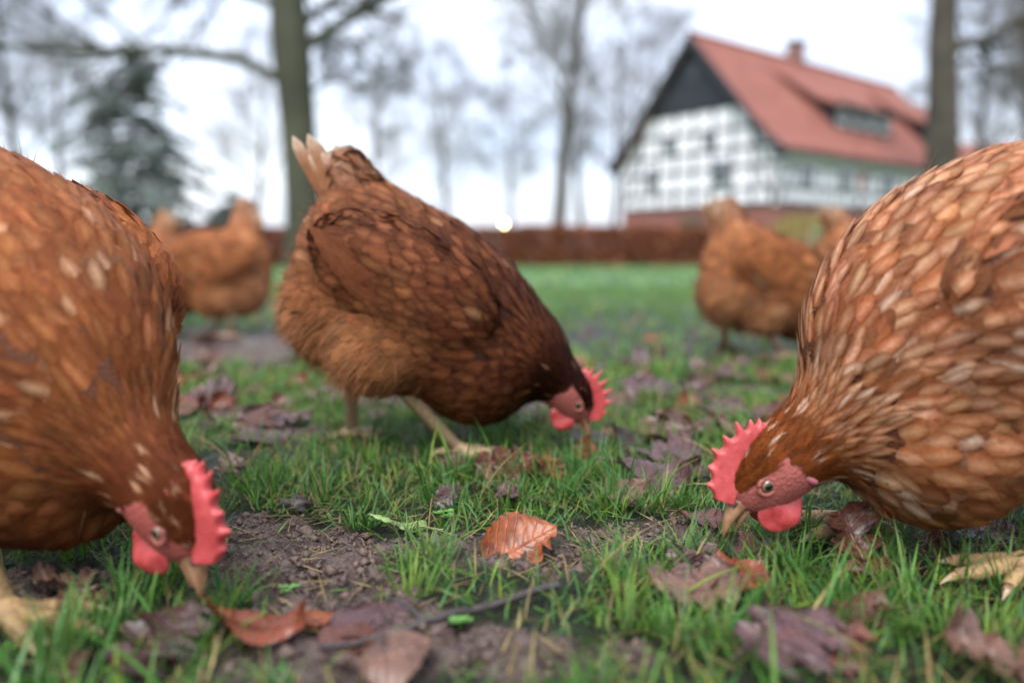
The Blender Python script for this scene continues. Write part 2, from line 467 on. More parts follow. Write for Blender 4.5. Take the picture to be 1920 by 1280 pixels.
def beam_g(y0, z0, y1, z1, w=0.19):
    """timber on the gable face"""
    L_ = math.hypot(y1 - y0, z1 - z0)
    o = blk('timber_beam', 0, 1, 0, 1, 0, 1, M_timber, house)
    o.location = (0.03, (y0 + y1) / 2, (z0 + z1) / 2); o.scale = (0.08, L_, w)
    o.rotation_euler = (math.atan2(z1 - z0, y1 - y0), 0, 0)
def beam_s(x0, z0, x1, z1, w=0.19):
    L_ = math.hypot(x1 - x0, z1 - z0)
    o = blk('timber_beam', 0, 1, 0, 1, 0, 1, M_timber, house)
    o.location = ((x0 + x1) / 2, 0.03, (z0 + z1) / 2); o.scale = (L_, 0.08, w)
    o.rotation_euler = (0, -math.atan2(z1 - z0, x1 - x0), 0)
def lim(z_): return (z_ - HE) / (HR - HE) * HW / 2 if z_ > HE else 0.0
for z_ in (HB + 0.1, 3.75, 4.95, 5.9, 7.0, 8.2):
    e = lim(z_ + 0.1) + 0.25
    beam_g(e, z_, HW - e, z_, 0.18)
    if z_ < 5.2: beam_s(0.1, z_ + 0.004, HLEN - 0.1, z_ + 0.004, 0.18)
rows = [HB + 0.1, 3.75, 4.95, 5.9, 7.0, 8.2]
WIN_G = [(8.35, 4.05, 1.0, 1.25), (3.55, 4.05, 1.15, 1.3), (7.15, 6.15, 0.8, 0.95), (4.3, 6.15, 0.9, 0.95), (5.9, 2.0, 0, 0)]
for r in range(len(rows) - 1):
    y_ = 0.25
    while y_ < HW:
        e = lim(rows[r + 1] + 0.1) + 0.2
        if e < y_ < HW - e: beam_g(y_ + (0.003 if r % 2 else 0), rows[r] + 0.1, y_, rows[r + 1] - 0.1, 0.15)
        y_ += 1.3
beam_g(0.3, HB + 0.2, 1.2, 4.85, 0.15); beam_g(HW - 0.3, HB + 0.2, HW - 1.2, 4.85, 0.15); beam_g(0.7, 4.9, 1.9, 7.4, 0.15); beam_g(HW - 0.7, 4.9, HW - 1.9, 7.4, 0.15)
rows_s = [HB + 0.1, 3.75, 4.95]
for r in range(2):
    for k_ in range(18):
        beam_s(0.2 + 1.35 * k_, rows_s[r] + 0.1, 0.2 + 1.35 * k_, rows_s[r + 1] - 0.1, 0.12)
for k_ in (0, 7, 14): beam_s(0.3 + 1.1 * k_, HB + 0.2, 1.2 + 1.1 * k_, 4.85, 0.15)

def window_g(yc, z0, w, h_):
    f = blk('window', -0.06, 0.10, yc - w / 2, yc + w / 2, z0, z0 + h_, M_frame, house)
    cols = 2 if w < 1.1 else 3
    for i in range(cols):
        for j in range(2):
            g = bpy.data.objects.new('pane', unit_glass); COL.objects.link(g); g.parent = f
            g.location = (-0.5, -0.5 + (i + .5) / cols, -0.5 + (j + .5) / 2); g.scale = (0.3, 0.86 / cols, 0.45)
def window_s(xc, z0, w, h_, y0=-0.06, parent=None):
    f = blk('window', xc - w / 2, xc + w / 2, y0, y0 + 0.16, z0, z0 + h_, M_frame, parent or house)
    cols = 2 if w < 1.1 else 3
    for i in range(cols):
        for j in range(2):
            g = bpy.data.objects.new('pane', unit_glass); COL.objects.link(g); g.parent = f
            g.location = (-0.5 + (i + .5) / cols, -0.5, -0.5 + (j + .5) / 2); g.scale = (0.86 / cols, 0.3, 0.45)
unit_glass = unit.copy(); unit_glass.materials.append(M_glass)
for a in WIN_G[:4]: window_g(*a)
for xc in (2.6, 6.6, 11.2, 15.6, 20.2): window_s(xc, 3.95, 1.25, 1.15)
blk('shutter', 8.1, 8.5, -0.09, -0.02, 3.95, 5.1, M_redp, house)
# door and small windows in the brick plinth, on the gable side and the long side
d_ = blk('door', 0.04, 0.16, 4.6, 6.4, -0.1, 2.25, M_green, house)
window_g_pl = [(8.0, 0.9, 0.9, 1.0)]
for yc, z0, w, h_ in window_g_pl:
    f = blk('window', 0.02, 0.18, yc - w / 2, yc + w / 2, z0, z0 + h_, M_frame, house)
    g = bpy.data.objects.new('pane', unit_glass); COL.objects.link(g); g.parent = f; g.location = (-0.5, 0, 0); g.scale = (0.3, 0.85, 0.85)
for xc in (4.2, 9.5): window_s(xc, 0.9, 1.3, 1.1, 0.02)

# black boarded gable top with raised battens
zg = 8.27
e = lim(zg)
V = np.array([[x_, y_, z_] for x_ in (-0.10, 0.06) for y_, z_ in ((e - 0.15, zg), (HW - e + 0.15, zg), (HW / 2, HR - 0.12))])
gable = meshpart('boarded_gable', V, [np.array([[2, 1, 0], [3, 4, 5]]), np.array([[0, 1, 4, 3], [1, 2, 5, 4], [2, 0, 3, 5]])], M_black, house)
bt = []
yb = e + 0.15
while yb < HW - e - 0.1:
    zt = roof_z(yb) - 0.3
    if zt > zg + 0.1: bt.append(box(-0.125, -0.101, yb - 0.03, yb + 0.03, zg + 0.02, zt))
    yb += 0.24
V, F = join(bt); meshpart('gable_battens', V, F, M_black, house)
blk('gable_hatch', -0.15, -0.128, HW / 2 - 0.3, HW / 2 + 0.3, 10.0, 10.75, M_timber, house)

# roof: both slopes with kicked-out eaves, half hip at the far end
ov = 0.55
def slope(sgn, name):
    prof = []                                   # from eave to ridge, y measured from the near eave
    for s_ in np.linspace(0, 1, 9):
        yy = -0.55 + s_ * (HW / 2 + 0.55)
        zz = HE + (HR - HE) * (yy / (HW / 2))
        kick = 0.42 * max(0, 1 - s_ / 0.35) ** 2
        prof.append((yy, zz + kick))
    out = []
    for yy, zz in prof:
        y_ = yy if sgn > 0 else HW - yy
        f_ = max(0, (zz - (HE + (HR - HE) * 0.52)) / ((HR - HE) * 0.48))
        xe = HLEN + ov - f_ * 2.2
        out.append([(-ov, y_, zz), (xe, y_, zz), (-ov, y_, zz + 0.22), (xe, y_, zz + 0.22)])
    V = np.array(out).reshape(-1, 3)
    Q = []
    for i in range(8):
        a, b = 4 * i, 4 * i + 4
        Q += [[a, a + 1, b + 1, b], [a + 2, b + 2, b + 3, a + 3], [a, b, b + 2, a + 2], [a + 1, a + 3, b + 3, b + 1]]
    Q += [[0, 2, 3, 1], [32, 33, 35, 34]]
    return meshpart(name, V, np.array(Q), M_tile, house)
roof = slope(1, 'roof'); slope(-1, 'roof')
zm = HE + (HR - HE) * 0.52 + 0.24; ym = (zm - HE - 0.24) / (HR - HE) * HW / 2
V = np.array([[HLEN + ov - 2.2, HW / 2, HR + 0.24], [HLEN + ov, ym, zm], [HLEN + ov, HW - ym, zm], [HLEN + ov - 2.4, HW / 2, HR], [HLEN + ov - .2, ym + .2, zm - 0.2], [HLEN + ov - .2, HW - ym - .2, zm - 0.2]])
meshpart('hip_roof', V, [np.array([[0, 1, 2], [5, 4, 3]]), np.array([[0, 3, 4, 1], [1, 4, 5, 2], [2, 5, 3, 0]])], M_tile, house)
V, Q = tubes(np.array([[[-ov - 0.02, HW / 2, HR + 0.25], [HLEN / 2, HW / 2, HR + 0.25], [HLEN + ov - 2.2, HW / 2, HR + 0.25]]]), np.full((1, 3), 0.14), 8)
meshpart('ridge_tiles', V, Q, M_tile, roof, True)
# dark verge boards along the front gable edge and the eaves board
for sgn in (1, -1):
    P = []
    for s_ in np.linspace(0, 1, 9):
        yy = -0.55 + s_ * (HW / 2 + 0.55); zz = HE + (HR - HE) * (yy / (HW / 2)) + 0.42 * max(0, 1 - s_ / 0.35) ** 2
        P.append((yy if sgn > 0 else HW - yy, zz))
    V = []
    for y_, z_ in P: V += [(-ov - 0.06, y_, z_ - 0.32), (-ov - 0.06, y_, z_ + 0.2), (-ov - 0.003, y_, z_ - 0.32), (-ov - 0.003, y_, z_ + 0.2)]
    Q = []
    for i in range(8):
        a, b = 4 * i, 4 * i + 4
        Q += [[a, a + 1, b + 1, b], [a + 2, b + 2, b + 3, a + 3], [a, b, b + 2, a + 2], [a + 1, a + 3, b + 3, b + 1]]
    meshpart('verge_board', np.array(V), np.array(Q), M_black, house)
    blk('soffit', -ov + 0.01, 0.0, -0.5 if sgn > 0 else HW - 0.1, 0.1 if sgn > 0 else HW + 0.5, HE - 0.55, HE - 0.22, M_black, house)
blk('eaves_board', -ov, HLEN + ov, -0.62, -0.56, HE - 0.38, HE - 0.16, M_black, house)
# chimney
ch = blk('chimney', 9.4, 10.3, HW / 2 - 0.4, HW / 2 + 0.4, HR - 0.4, HR + 1.25, M_brick, roof)
blk('chimney_cap', 9.3, 10.4, HW / 2 - 0.5, HW / 2 + 0.5, HR + 1.254, HR + 1.4, M_black, roof)
# long shed dormers on the near slope
def dormer(x0, x1, nwin):
    d = empty('dormer'); d.parent = house
    yf, zb = 1.35, HE + (HR - HE) * (1.35 / (HW / 2)) + 0.2
    zt = zb + 1.35; yb_, zb2 = 4.1, HE + (HR - HE) * (4.1 / (HW / 2)) + 0.25
    V, Q = box(x0, x1, yf, yf + 0.15, zb - 0.1, zt); meshpart('dormer_front', V, Q, M_black, d)
    V = np.array([[x_, y_, z_] for x_ in (x0, x0 + 0.12) for y_, z_ in ((yf + .155, zb), (yf + .155, zt - 0.05), (yb_, zb2 - 0.1))])
    for dx_ in (0, x1 - x0 - 0.12):
        meshpart('dormer_cheek', V + [dx_, 0, 0], [np.array([[0, 1, 2], [5, 4, 3]]), np.array([[0, 3, 4, 1], [1, 4, 5, 2], [2, 5, 3, 0]])], M_black, d)
    # roof sweeps out sideways into the main slope
    V = []
    for y_, z_, s_ in ((yf - 0.35, zt - 0.12, 0.35), (yf + 0.8, zt + 0.36, 0.6), (yb_ + 0.1, zb2 + 0.14, 2.2)):
        V += [(x0 - s_, y_, z_), (x1 + s_ * 0.4, y_, z_), (x0 - s_, y_, z_ + 0.18), (x1 + s_ * 0.4, y_, z_ + 0.18)]
    Q = []
    for i in range(2):
        a, b = 4 * i, 4 * i + 4
        Q += [[a, a + 1, b + 1, b], [a + 2, b + 2, b + 3, a + 3], [a, b, b + 2, a + 2], [a + 1, a + 3, b + 3, b + 1]]
    Q += [[0, 2, 3, 1], [8, 9, 11, 10]]
    meshpart('dormer_roof', np.array(V), np.array(Q), M_tile, d)
    blk('dormer_eaves', x0 - 0.35, x1 + 0.2, yf - 0.42, yf - 0.352, zt - 0.16, zt + 0.08, M_black, d)
    for i in range(nwin):
        xc = x0 + (i + .5) * (x1 - x0) / nwin
        f = blk('dormer_window', xc - 0.5, xc + 0.5, yf - 0.05, yf + 0.1, zb + 0.25, zt - 0.12, M_frame, d)
        for q_ in (-.25, .25):
            g = bpy.data.objects.new('pane', unit_glass); COL.objects.link(g); g.parent = f; g.location = (q_, -0.5, 0); g.scale = (0.32, 0.3, 0.7)
dormer(7.6, 14.2, 4); dormer(19.0, 23.4, 3)

# ------------------------------------------------------------------ bare trees, conifers, hedge, lamp
def m_bark(name, c0, c1, sc=5.0):
    n = N(name)
    mp = n.new('ShaderNodeMapping'); mp.inputs['Scale'].default_value = (1, 1, 0.25)
    n.ln(n.new('ShaderNodeTexCoord').outputs['Object'], mp.inputs['Vector'])
    t = n.noise(sc * 4, 8, 0.7, mp.outputs[0]); t2 = n.noise(sc * 0.25, 3, 0.5)
    f = n.mix(0.5, t.outputs['Color'], t2.outputs['Color'])
    r = n.ramp(f, [(0.38, c0), (0.62, c1)])
    return n.done(n.bsdf(r.outputs['Color'], 0.85, n.bump(t.outputs['Fac'], 0.8, 0.03), 0.3))
M_bark = m_bark('mossy_grey_bark', (0.030, 0.032, 0.021), (0.072, 0.075, 0.048))
M_bark2 = m_bark('brown_grey_bark', (0.035, 0.031, 0.025), (0.085, 0.072, 0.056))
M_twig = plain('twig_bark', (0.17, 0.16, 0.16), 0.9, 3, 0.2, 0)

def branch_path(rng, p, d, L, k, wander, up):
    P = [np.array(p, float)]; d = np.array(d, float); d /= np.linalg.norm(d)
    for i in range(k - 1):
        d = d + rng.normal(0, wander, 3) + np.array([0, 0, up]); d /= np.linalg.norm(d)
        P.append(P[-1] + d * L / (k - 1))
    return np.array(P), d

def grow_crown(rng, seeds, levels, nchild, spread_=0.9, twig_r=0.006, shrink=0.55, up=0.05):
    """seeds: list of (path (k,3), r0, r1, L). returns groups[level] = (P list, R list)"""
    groups = [([], []) for _ in range(levels + 1)]
    cur = seeds
    for P, r0, r1, L in seeds:
        pass
    for lv in range(1, levels + 1):
        nxt = []
        k = 5 if lv < levels else 4
        for P, r0, r1, L in cur:
            nc = nchild[lv - 1]
            for c_ in range(nc):
                t = rng.uniform(0.18, 1.0); f = t * (len(P) - 1); i = min(int(f), len(P) - 2)
                p = P[i] + (P[i + 1] - P[i]) * (f - i)
                ax = P[i + 1] - P[i]; ax = ax / np.linalg.norm(ax)
                rv = rng.normal(0, 1, 3); rv -= ax * rv.dot(ax); rv /= np.linalg.norm(rv)
                d = ax * rng.uniform(0.5, 1.0) + rv * rng.uniform(0.5, 1.0) * spread_
                Lc = L * shrink * rng.uniform(0.6, 1.2) * (1.15 - 0.5 * t)
                rc = max(twig_r, (r0 + (r1 - r0) * t) * rng.uniform(0.4, 0.62))
                Q, _ = branch_path(rng, p, d, Lc, k, 0.16, up)
                groups[lv][0].append(Q); groups[lv][1].append(np.linspace(rc, max(twig_r * 0.6, rc * 0.35), k))
                nxt.append((Q, rc, max(twig_r * 0.6, rc * 0.35), Lc))
        cur = nxt
    return groups

def crown_mesh(name, seeds_groups, sides=(8, 6, 5, 3, 3)):
    parts = []
    for lv, (P, R) in enumerate(seeds_groups):
        if P: parts.append(tubes(np.array(P), np.array(R), sides[min(lv, len(sides) - 1)]))
    V, F = join(parts)
    return mk(name, V, F, True)

def trunk_mesh(name, P, R, sides=16, flare=1.5, seed=0):
    P = np.asarray(P, float); R = np.asarray(R, float).copy()
    V, Q = tubes(P[None], R[None], sides)
    V = V.reshape(len(P), sides, 3)
    for i in range(len(P)):
        th = np.arange(sides) * 2 * math.pi / sides
        zf = max(0, 1 - (P[i, 2] - P[0, 2]) / 1.2)
        sc = 1 + 0.06 * np.sin(3 * th + seed) + 0.05 * np.sin(5 * th + i * 0.3) + (flare - 1) * zf ** 2 * (1 + 0.35 * np.sin(4 * th + seed))
        V[i] = P[i] + (V[i] - P[i]) * sc[:, None]
    return mk(name, V.reshape(-1, 3), [Q], True)

def path_px(pts, Y, dy=0.0):
    return np.array([far(px, py, Y + dy * i) for i, (px, py) in enumerate(pts)])

def resample(P, k):
    P = np.asarray(P, float)
    s = np.concatenate([[0], np.cumsum(np.linalg.norm(np.diff(P, axis=0), axis=1))])
    t = np.linspace(0, s[-1], k)
    return np.stack([np.interp(t, s, P[:, a]) for a in range(3)], 1)

# the big tree on the left with the long horizontal limb
def big_left_tree():
    Y = 16.0; rng = np.random.default_rng(11)
    root = empty('bare_tree', (far(572, 480, Y)[0], Y, 0))
    tag(root, 'large bare tree with mossy trunk and long horizontal limb behind the middle hen', 'tree')
    base = np.array(root.location)
    tp = np.array([far(575, 505, Y), far(570, 380, Y), far(562, 260, Y), far(550, 130, Y), far(543, 40, Y), far(538, -80, Y), far(530, -260, Y), far(545, -480, Y)]); tp[0, 2] = -0.15
    tp = resample(tp, 22) - base
    link('trunk', trunk_mesh('trunk', tp, np.interp(np.linspace(0, 1, 22), [0, .3, .45, .6, 1], [0.36, 0.33, 0.37, 0.30, 0.12]), 18, 1.35, 2), M_bark, root)
    limbs = [([(525, 150), (470, 118), (380, 100), (270, 92), (180, 98), (90, 92), (0, 84), (-160, 60), (-360, 10)], 0.105, 0.04, -.15),
             ([(575, 85), (640, 40), (710, 5), (800, -50), (900, -140)], 0.12, 0.05, .3),
             ([(540, -20), (480, -120), (400, -210), (300, -300)], 0.12, 0.04, .4),
             ([(545, -60), (640, -190), (760, -300), (860, -380)], 0.13, 0.04, -.3),
             ([(550, 60), (600, 20), (680, -60), (720, -200)], 0.10, 0.04, 1.0),
             ([(545, 20), (440, -10), (330, -60), (180, -90)], 0.09, 0.03, .7),
             ([(560, 180), (620, 150), (690, 130), (760, 140)], 0.05, 0.02, 1.0)]
    seeds, g0 = [], ([], [])
    for pts, r0, r1, dy in limbs:
        P = resample(path_px(pts, Y, dy), 12) - base
        P[1:-1] += rng.normal(0, 0.035, (10, 3))
        g0[0].append(P); g0[1].append(np.linspace(r0, r1, 12)); seeds.append((P, r0, r1, np.linalg.norm(P[-1] - P[0])))
    g = grow_crown(rng, seeds, 3, [17, 9, 5], 1.0, 0.0095, 0.42, 0.03)
    g[0] = g0
    link('crown', crown_mesh('crown', g), M_bark, root)
    return root
big_left_tree()

def right_tree():
    Y = 24.0; rng = np.random.default_rng(5)
    root = empty('bare_tree', (far(1770, 470, Y)[0], Y, 0))
    tag(root, 'bare tree with brown trunk standing in front of the farmhouse end', 'tree')
    base = np.array(root.location)
    tp = np.array([far(1768, 500, Y), far(1766, 320, Y), far(1768, 180, Y), far(1766, 70, Y), far(1772, -30, Y), far(1775, -200, Y), far(1760, -420, Y)]); tp[0, 2] = -0.15
    tp = resample(tp, 20) - base
    link('trunk', trunk_mesh('trunk', tp, np.interp(np.linspace(0, 1, 20), [0, .3, .5, 1], [0.50, 0.45, 0.38, 0.12]), 16, 1.4, 1), M_bark2, root)
    limbs = [([(1780, 100), (1810, 80), (1850, 75), (1905, 40), (1990, 0), (2080, -60)], 0.17, 0.06, -.2),
             ([(1775, 20), (1720, -60), (1640, -130), (1560, -180)], 0.10, 0.03, .3),
             ([(1772, -80), (1850, -180), (1960, -260)], 0.10, 0.04, -.4),
             ([(1775, 130), (1820, 110), (1880, 130), (1960, 110)], 0.09, 0.02, .8),
             ([(1770, -120), (1690, -240), (1640, -360)], 0.09, 0.03, .5)]
    seeds, g0 = [], ([], [])
    for pts, r0, r1, dy in limbs:
        P = resample(path_px(pts, Y, dy), 10) - base
        g0[0].append(P); g0[1].append(np.linspace(r0, r1, 10)); seeds.append((P, r0, r1, np.linalg.norm(P[-1] - P[0])))
    g = grow_crown(rng, seeds, 3, [14, 9, 6], 1.0, 0.011, 0.41, 0.02); g[0] = g0
    link('crown', crown_mesh('crown', g), M_bark2, root)
right_tree()

def bare_tree_proto(seed, Ht, r, lean=0.0, low=0.25, nlimb=16):
    rng = np.random.default_rng(seed)
    P, _ = branch_path(rng, (0, 0, -0.1), (lean, 0, 1), Ht, 14, 0.035, 0.03)
    R = np.linspace(r, r * 0.12, 14)
    tm = trunk_mesh('trunk', P, R, 10, 1.5, seed); tm.materials.append(M_bark2)
    seeds, g0 = [], ([], [])
    for i in range(nlimb):
        t = low + (1 - low) * (i + rng.uniform(0, 1)) / nlimb; f = t * 13; j = min(int(f), 12)
        p = P[j] + (P[j + 1] - P[j]) * (f - j); a = rng.uniform(0, 6.28)
        L = Ht * rng.uniform(0.22, 0.36) * (1.25 - 0.8 * t)
        rc = np.interp(t, [0, 1], [r, r * 0.12]) * 0.45
        Q, _ = branch_path(rng, p, (math.cos(a), math.sin(a), rng.uniform(0.4, 1.2)), L, 6, 0.12, 0.08)
        g0[0].append(Q); g0[1].append(np.linspace(rc, rc * 0.3, 6)); seeds.append((Q, rc, rc * 0.3, L))
    g = grow_crown(rng, seeds, 3, [8, 6, 5], 0.75, 0.0085, 0.66, 0.07); g[0] = g0
    cm = crown_mesh('crown', g, (6, 5, 3, 3)); cm.materials.append(M_twig)
    return tm, cm
PROTO = [bare_tree_proto(3, 16, 0.24), bare_tree_proto(8, 14, 0.2, 0.06, 0.3), bare_tree_proto(15, 19, 0.3, -0.04, 0.3, 18)]
def far_tree(px, Y, k, sc, rz, label, group=None):
    X = (px - 960) / FPX * Y * 1.0
    root = empty('bare_tree', (X, Y, 0), rz); sc *= 1.12; root.scale = (sc, sc, sc)
    tag(root, label, 'tree', group)
    link('trunk', PROTO[k][0], None, root); link('crown', PROTO[k][1], None, root)
far_tree(1040, 33, 0, 1.05, 0.4, 'slender bare tree standing midway between the middle hen and the farmhouse')
far_tree(1145, 52, 1, 1.0, 2.2, 'thin bare tree close to the left corner of the farmhouse')
FG = 'distant bare trees behind the hedge'
ORD = ['leftmost', 'second from the left', 'third from the left', 'fourth from the left', 'fifth from the left', 'sixth from the left', 'seventh from the left', 'eighth from the left', 'ninth from the left', 'tenth from the left', 'fourth from the right', 'third from the right', 'second from the right', 'rightmost']
FAR = sorted([(700, 58, 1, 1.0, 1.0), (840, 70, 0, 1.0, 3.0), (965, 75, 1, 1.05, 5.0), (1090, 72, 2, 0.95, 0.8),
                                         (480, 68, 0, 1.0, 1.9), (40, 50, 2, 0.95, 2.4), (-120, 44, 0, 1.0, 2.9), (130, 62, 1, 1.2, 0.3), (1880, 60, 0, 1.0, 1.3), (1990, 50, 2, 0.9, 3.3), (1200, 75, 2, 1.0, 3.9), (1830, 46, 1, 1.1, 5.1), (1930, 40, 2, 0.9, 0.1)])
for i, (px, Y, k, sc, rz) in enumerate(FAR):
    j = i if i < len(FAR) - 4 else 10 + i - (len(FAR) - 4)
    far_tree(px, Y, k, sc, rz, 'distant bare grey tree beyond the hedge, %s of that row' % ORD[j], FG)

# conifers
def m_leafy(name, c, thin=0.2, rough=0.6):
    n = N(name); a = n.attr('Col')
    cc = n.mix(1.0, a.outputs['Color'], c, 'MULTIPLY')
    return n.done_thin(n.bsdf(cc, rough, None, 0.4), cc, thin)
M_needle = m_leafy('conifer_needles', (0.19, 0.22, 0.21), 0.15)  # pale grey-green: distance haze put into the needle colour
M_beech = m_leafy('copper_beech_hedge_leaves', (0.24, 0.075, 0.035), 0.2)
M_shrub = m_leafy('yellow_green_shrub_leaves', (0.30, 0.28, 0.05), 0.25)
M_everg = m_leafy('dark_evergreen_leaves', (0.03, 0.065, 0.05), 0.15)

def leaf_quads(rng, C, size, flat=0.0, dirs=None):
    n_ = len(C)
    a = rng.normal(0, 1, (n_, 3)) if dirs is None else dirs + rng.normal(0, 0.35, (n_, 3))
    a /= np.linalg.norm(a, axis=1, keepdims=True)
    b = np.cross(a, rng.normal(0, 1, (n_, 3))); b /= np.linalg.norm(b, axis=1, keepdims=True)
    s = size * rng.uniform(0.6, 1.4, (n_, 1))
    V = np.stack([C - a * s, C + b * s * 0.4 - a * s * .1, C + a * s, C - b * s * 0.4 - a * s * .1], 1)
    Q = np.arange(n_ * 4).reshape(n_, 4)
    col = np.repeat(rng.uniform(0.55, 1.45, (n_, 1)) * np.ones((1, 3)) * (1 + rng.normal(0, 0.08, (n_, 3))), 4, 0)
    return V.reshape(-1, 3), Q, np.clip(col, 0.2, 2.2)

def conifer(px, Y, Ht, Rm, label, seed, name='conifer', nb=110, lowest=0.12):
    rng = np.random.default_rng(seed)
    root = empty(name, ((px - 960) / FPX * Y, Y, 0)); tag(root, label, 'tree')
    P = np.stack([np.zeros(10), np.zeros(10), np.linspace(-0.1, Ht, 10)], 1); P[:, 0] += 0.1 * np.sin(np.linspace(0, 3, 10))
    link('trunk', trunk_mesh('trunk', P, np.linspace(Ht * 0.022, 0.02, 10), 10, 1.4, 0), M_bark2, root)
    Bp, Br, C, D = [], [], [], []
    for i in range(nb):
        t = lowest + (1 - lowest) * (i / nb) ** 0.9; a = rng.uniform(0, 6.28)
        L = Rm * (1 - t) ** 0.62 * rng.uniform(0.55, 1.25) + 0.2
        s = np.linspace(0, 1, 6)[:, None]
        d = np.array([math.cos(a), math.sin(a), 0])
        Q = np.array([0, 0, t * Ht]) + d * L * s + np.array([0, 0, 1]) * (0.25 * L * s - 0.45 * L * s ** 2)
        Bp.append(Q); Br.append(np.linspace(0.05, 0.012, 6))
        m_ = int(130 * L / Rm) + 16
        f = rng.uniform(0.2, 1.0, m_); cen = np.stack([np.interp(f, np.linspace(0, 1, 6), Q[:, k]) for k in range(3)], 1)
        side = np.array([-d[1], d[0], 0]); sp = rng.normal(0, 0.16, (m_, 1)) * L * (1.2 - f[:, None])
        C.append(cen + side * sp + np.array([0, 0, -1]) * np.abs(rng.normal(0, 0.12, (m_, 1)))); D.append(np.tile(d, (m_, 1)) + side * np.sign(sp))
    link('branches', mk('branches', *(lambda r: (r[0], [r[1]]))(tubes(np.array(Bp), np.array(Br), 4))), M_bark2, root)
    V, Q, c = leaf_quads(rng, np.concatenate(C), 0.24, 0, np.concatenate(D))
    link('crown', mk('crown', V, [Q], False, {'Col': c}), M_needle, root)
conifer(265, 46, 12.0, 6.3, 'tall loose grey-green conifer in the left background', 3)
conifer(445, 55, 4.6, 3.0, 'short dark evergreen conifer to the left of the big mossy trunk', 6, nb=60, lowest=0.03)

# copper beech hedge
def hedge(px0, px1, Y0, Y1, Hh, label, seed):
    rng = np.random.default_rng(seed)
    x0, x1 = (px0 - 960) / FPX * Y0, (px1 - 960) / FPX * Y1
    root = empty('beech_hedge', ((x0 + x1) / 2, (Y0 + Y1) / 2, 0)); tag(root, label, 'hedge')
    b = np.array(root.location)
    L = math.hypot(x1 - x0, Y1 - Y0); n_ = int(L * 2800)
    t = rng.random(n_); face = rng.random(n_)
    dpt = np.where(face < 0.62, -0.32 + 0.06 * rng.normal(0, 1, n_), rng.uniform(-0.34, 0.34, n_))
    hh = Hh * (0.985 + 0.05 * (fbm(t * L * 1.2, t * 0, 2, seed) - 0.5))
    z = np.where(face < 0.62, rng.uniform(0.02, 1, n_) * hh, np.where(face < 0.85, hh + rng.normal(0, 0.02, n_), rng.uniform(0, 1, n_) * hh))
    C = np.stack([x0 + (x1 - x0) * t, Y0 + (Y1 - Y0) * t + dpt, z], 1) - b
    V, Q, c = leaf_quads(rng, C, 0.062)
    c *= (0.75 + 0.5 * np.repeat(fbm(t * L * 2.0, z * 2.5, 3, 7), 4))[:, None] * np.where(np.repeat(rng.random(n_) < 0.12, 4)[:, None], np.array([[0.7, 1.1, 1.0]]), 1.0)
    link('foliage', mk('foliage', V, [Q], False, {'Col': c}), M_beech, root)
    ns = int(L * 6); st = rng.random(ns)
    P0 = np.stack([x0 + (x1 - x0) * st, Y0 + (Y1 - Y0) * st + rng.uniform(-0.15, 0.15, ns), np.full(ns, -0.05)], 1) - b
    P = P0[:, None, :] + np.linspace(0, 1, 5)[None, :, None] * np.stack([rng.normal(0, 0.1, ns), rng.normal(0, 0.1, ns), np.full(ns, Hh * 0.95)], 1)[:, None, :]
    _st = link('stems', mk('stems', *(lambda r: (r[0], [r[1]]))(tubes(P, np.tile(np.linspace(0.016, 0.006, 5), (ns, 1)), 4))), M_twig, root); tag(_st, kind='stuff')
hedge(972, 1345, 17.8, 18.4, 0.86, 'low clipped copper beech hedge between the middle hen and the farmhouse', 2)
hedge(-260, 985, 18.2, 17.8, 0.83, 'low clipped copper beech hedge running behind the large bare tree', 9)

def bush(name, px, Y, w, h_, m, label, seed, n_=2500, ls=0.06):
    rng = np.random.default_rng(seed)
    root = empty(name, ((px - 960) / FPX * Y, Y, 0)); tag(root, label, 'shrub')
    u = rng.normal(0, 1, (n_, 3)); u /= np.linalg.norm(u, axis=1, keepdims=True)
    r = rng.uniform(0.55, 1.0, (n_, 1)) ** 0.5 * (0.8 + 0.45 * fbm(u[:, 0] * 2.5 + 5, u[:, 1] * 2.5 + u[:, 2] * 2, 2, seed))[:, None]
    C = u * r * np.array([w / 2, w / 2, h_ / 2]) + np.array([0, 0, h_ / 2]); C = C[C[:, 2] > 0.02]
    V, Q, c = leaf_quads(rng, C, ls)
    link('foliage', mk('foliage', V, [Q], False, {'Col': c}), m, root)
    a = rng.uniform(0, 6.28, 9)
    P = np.linspace(0, 1, 4)[None, :, None] * np.stack([np.cos(a) * w * 0.3, np.sin(a) * w * 0.3, np.full(9, h_ * 0.7)], 1)[:, None, :] + np.array([0, 0, -0.05])
    _st = link('stems', mk('stems', *(lambda r_: (r_[0], [r_[1]]))(tubes(P, np.tile(np.linspace(0.02, 0.008, 4), (9, 1)), 5))), M_twig, root); tag(_st, kind='stuff')
bush('garden_shrub', 1505, 30, 2.6, 1.75, M_shrub, 'yellow-green rounded shrub before the brick base of the farmhouse', 4)
bush('garden_shrub', 1405, 33, 1.8, 1.2, M_everg, 'small dark shrub before the brick base of the farmhouse', 14, 1500)

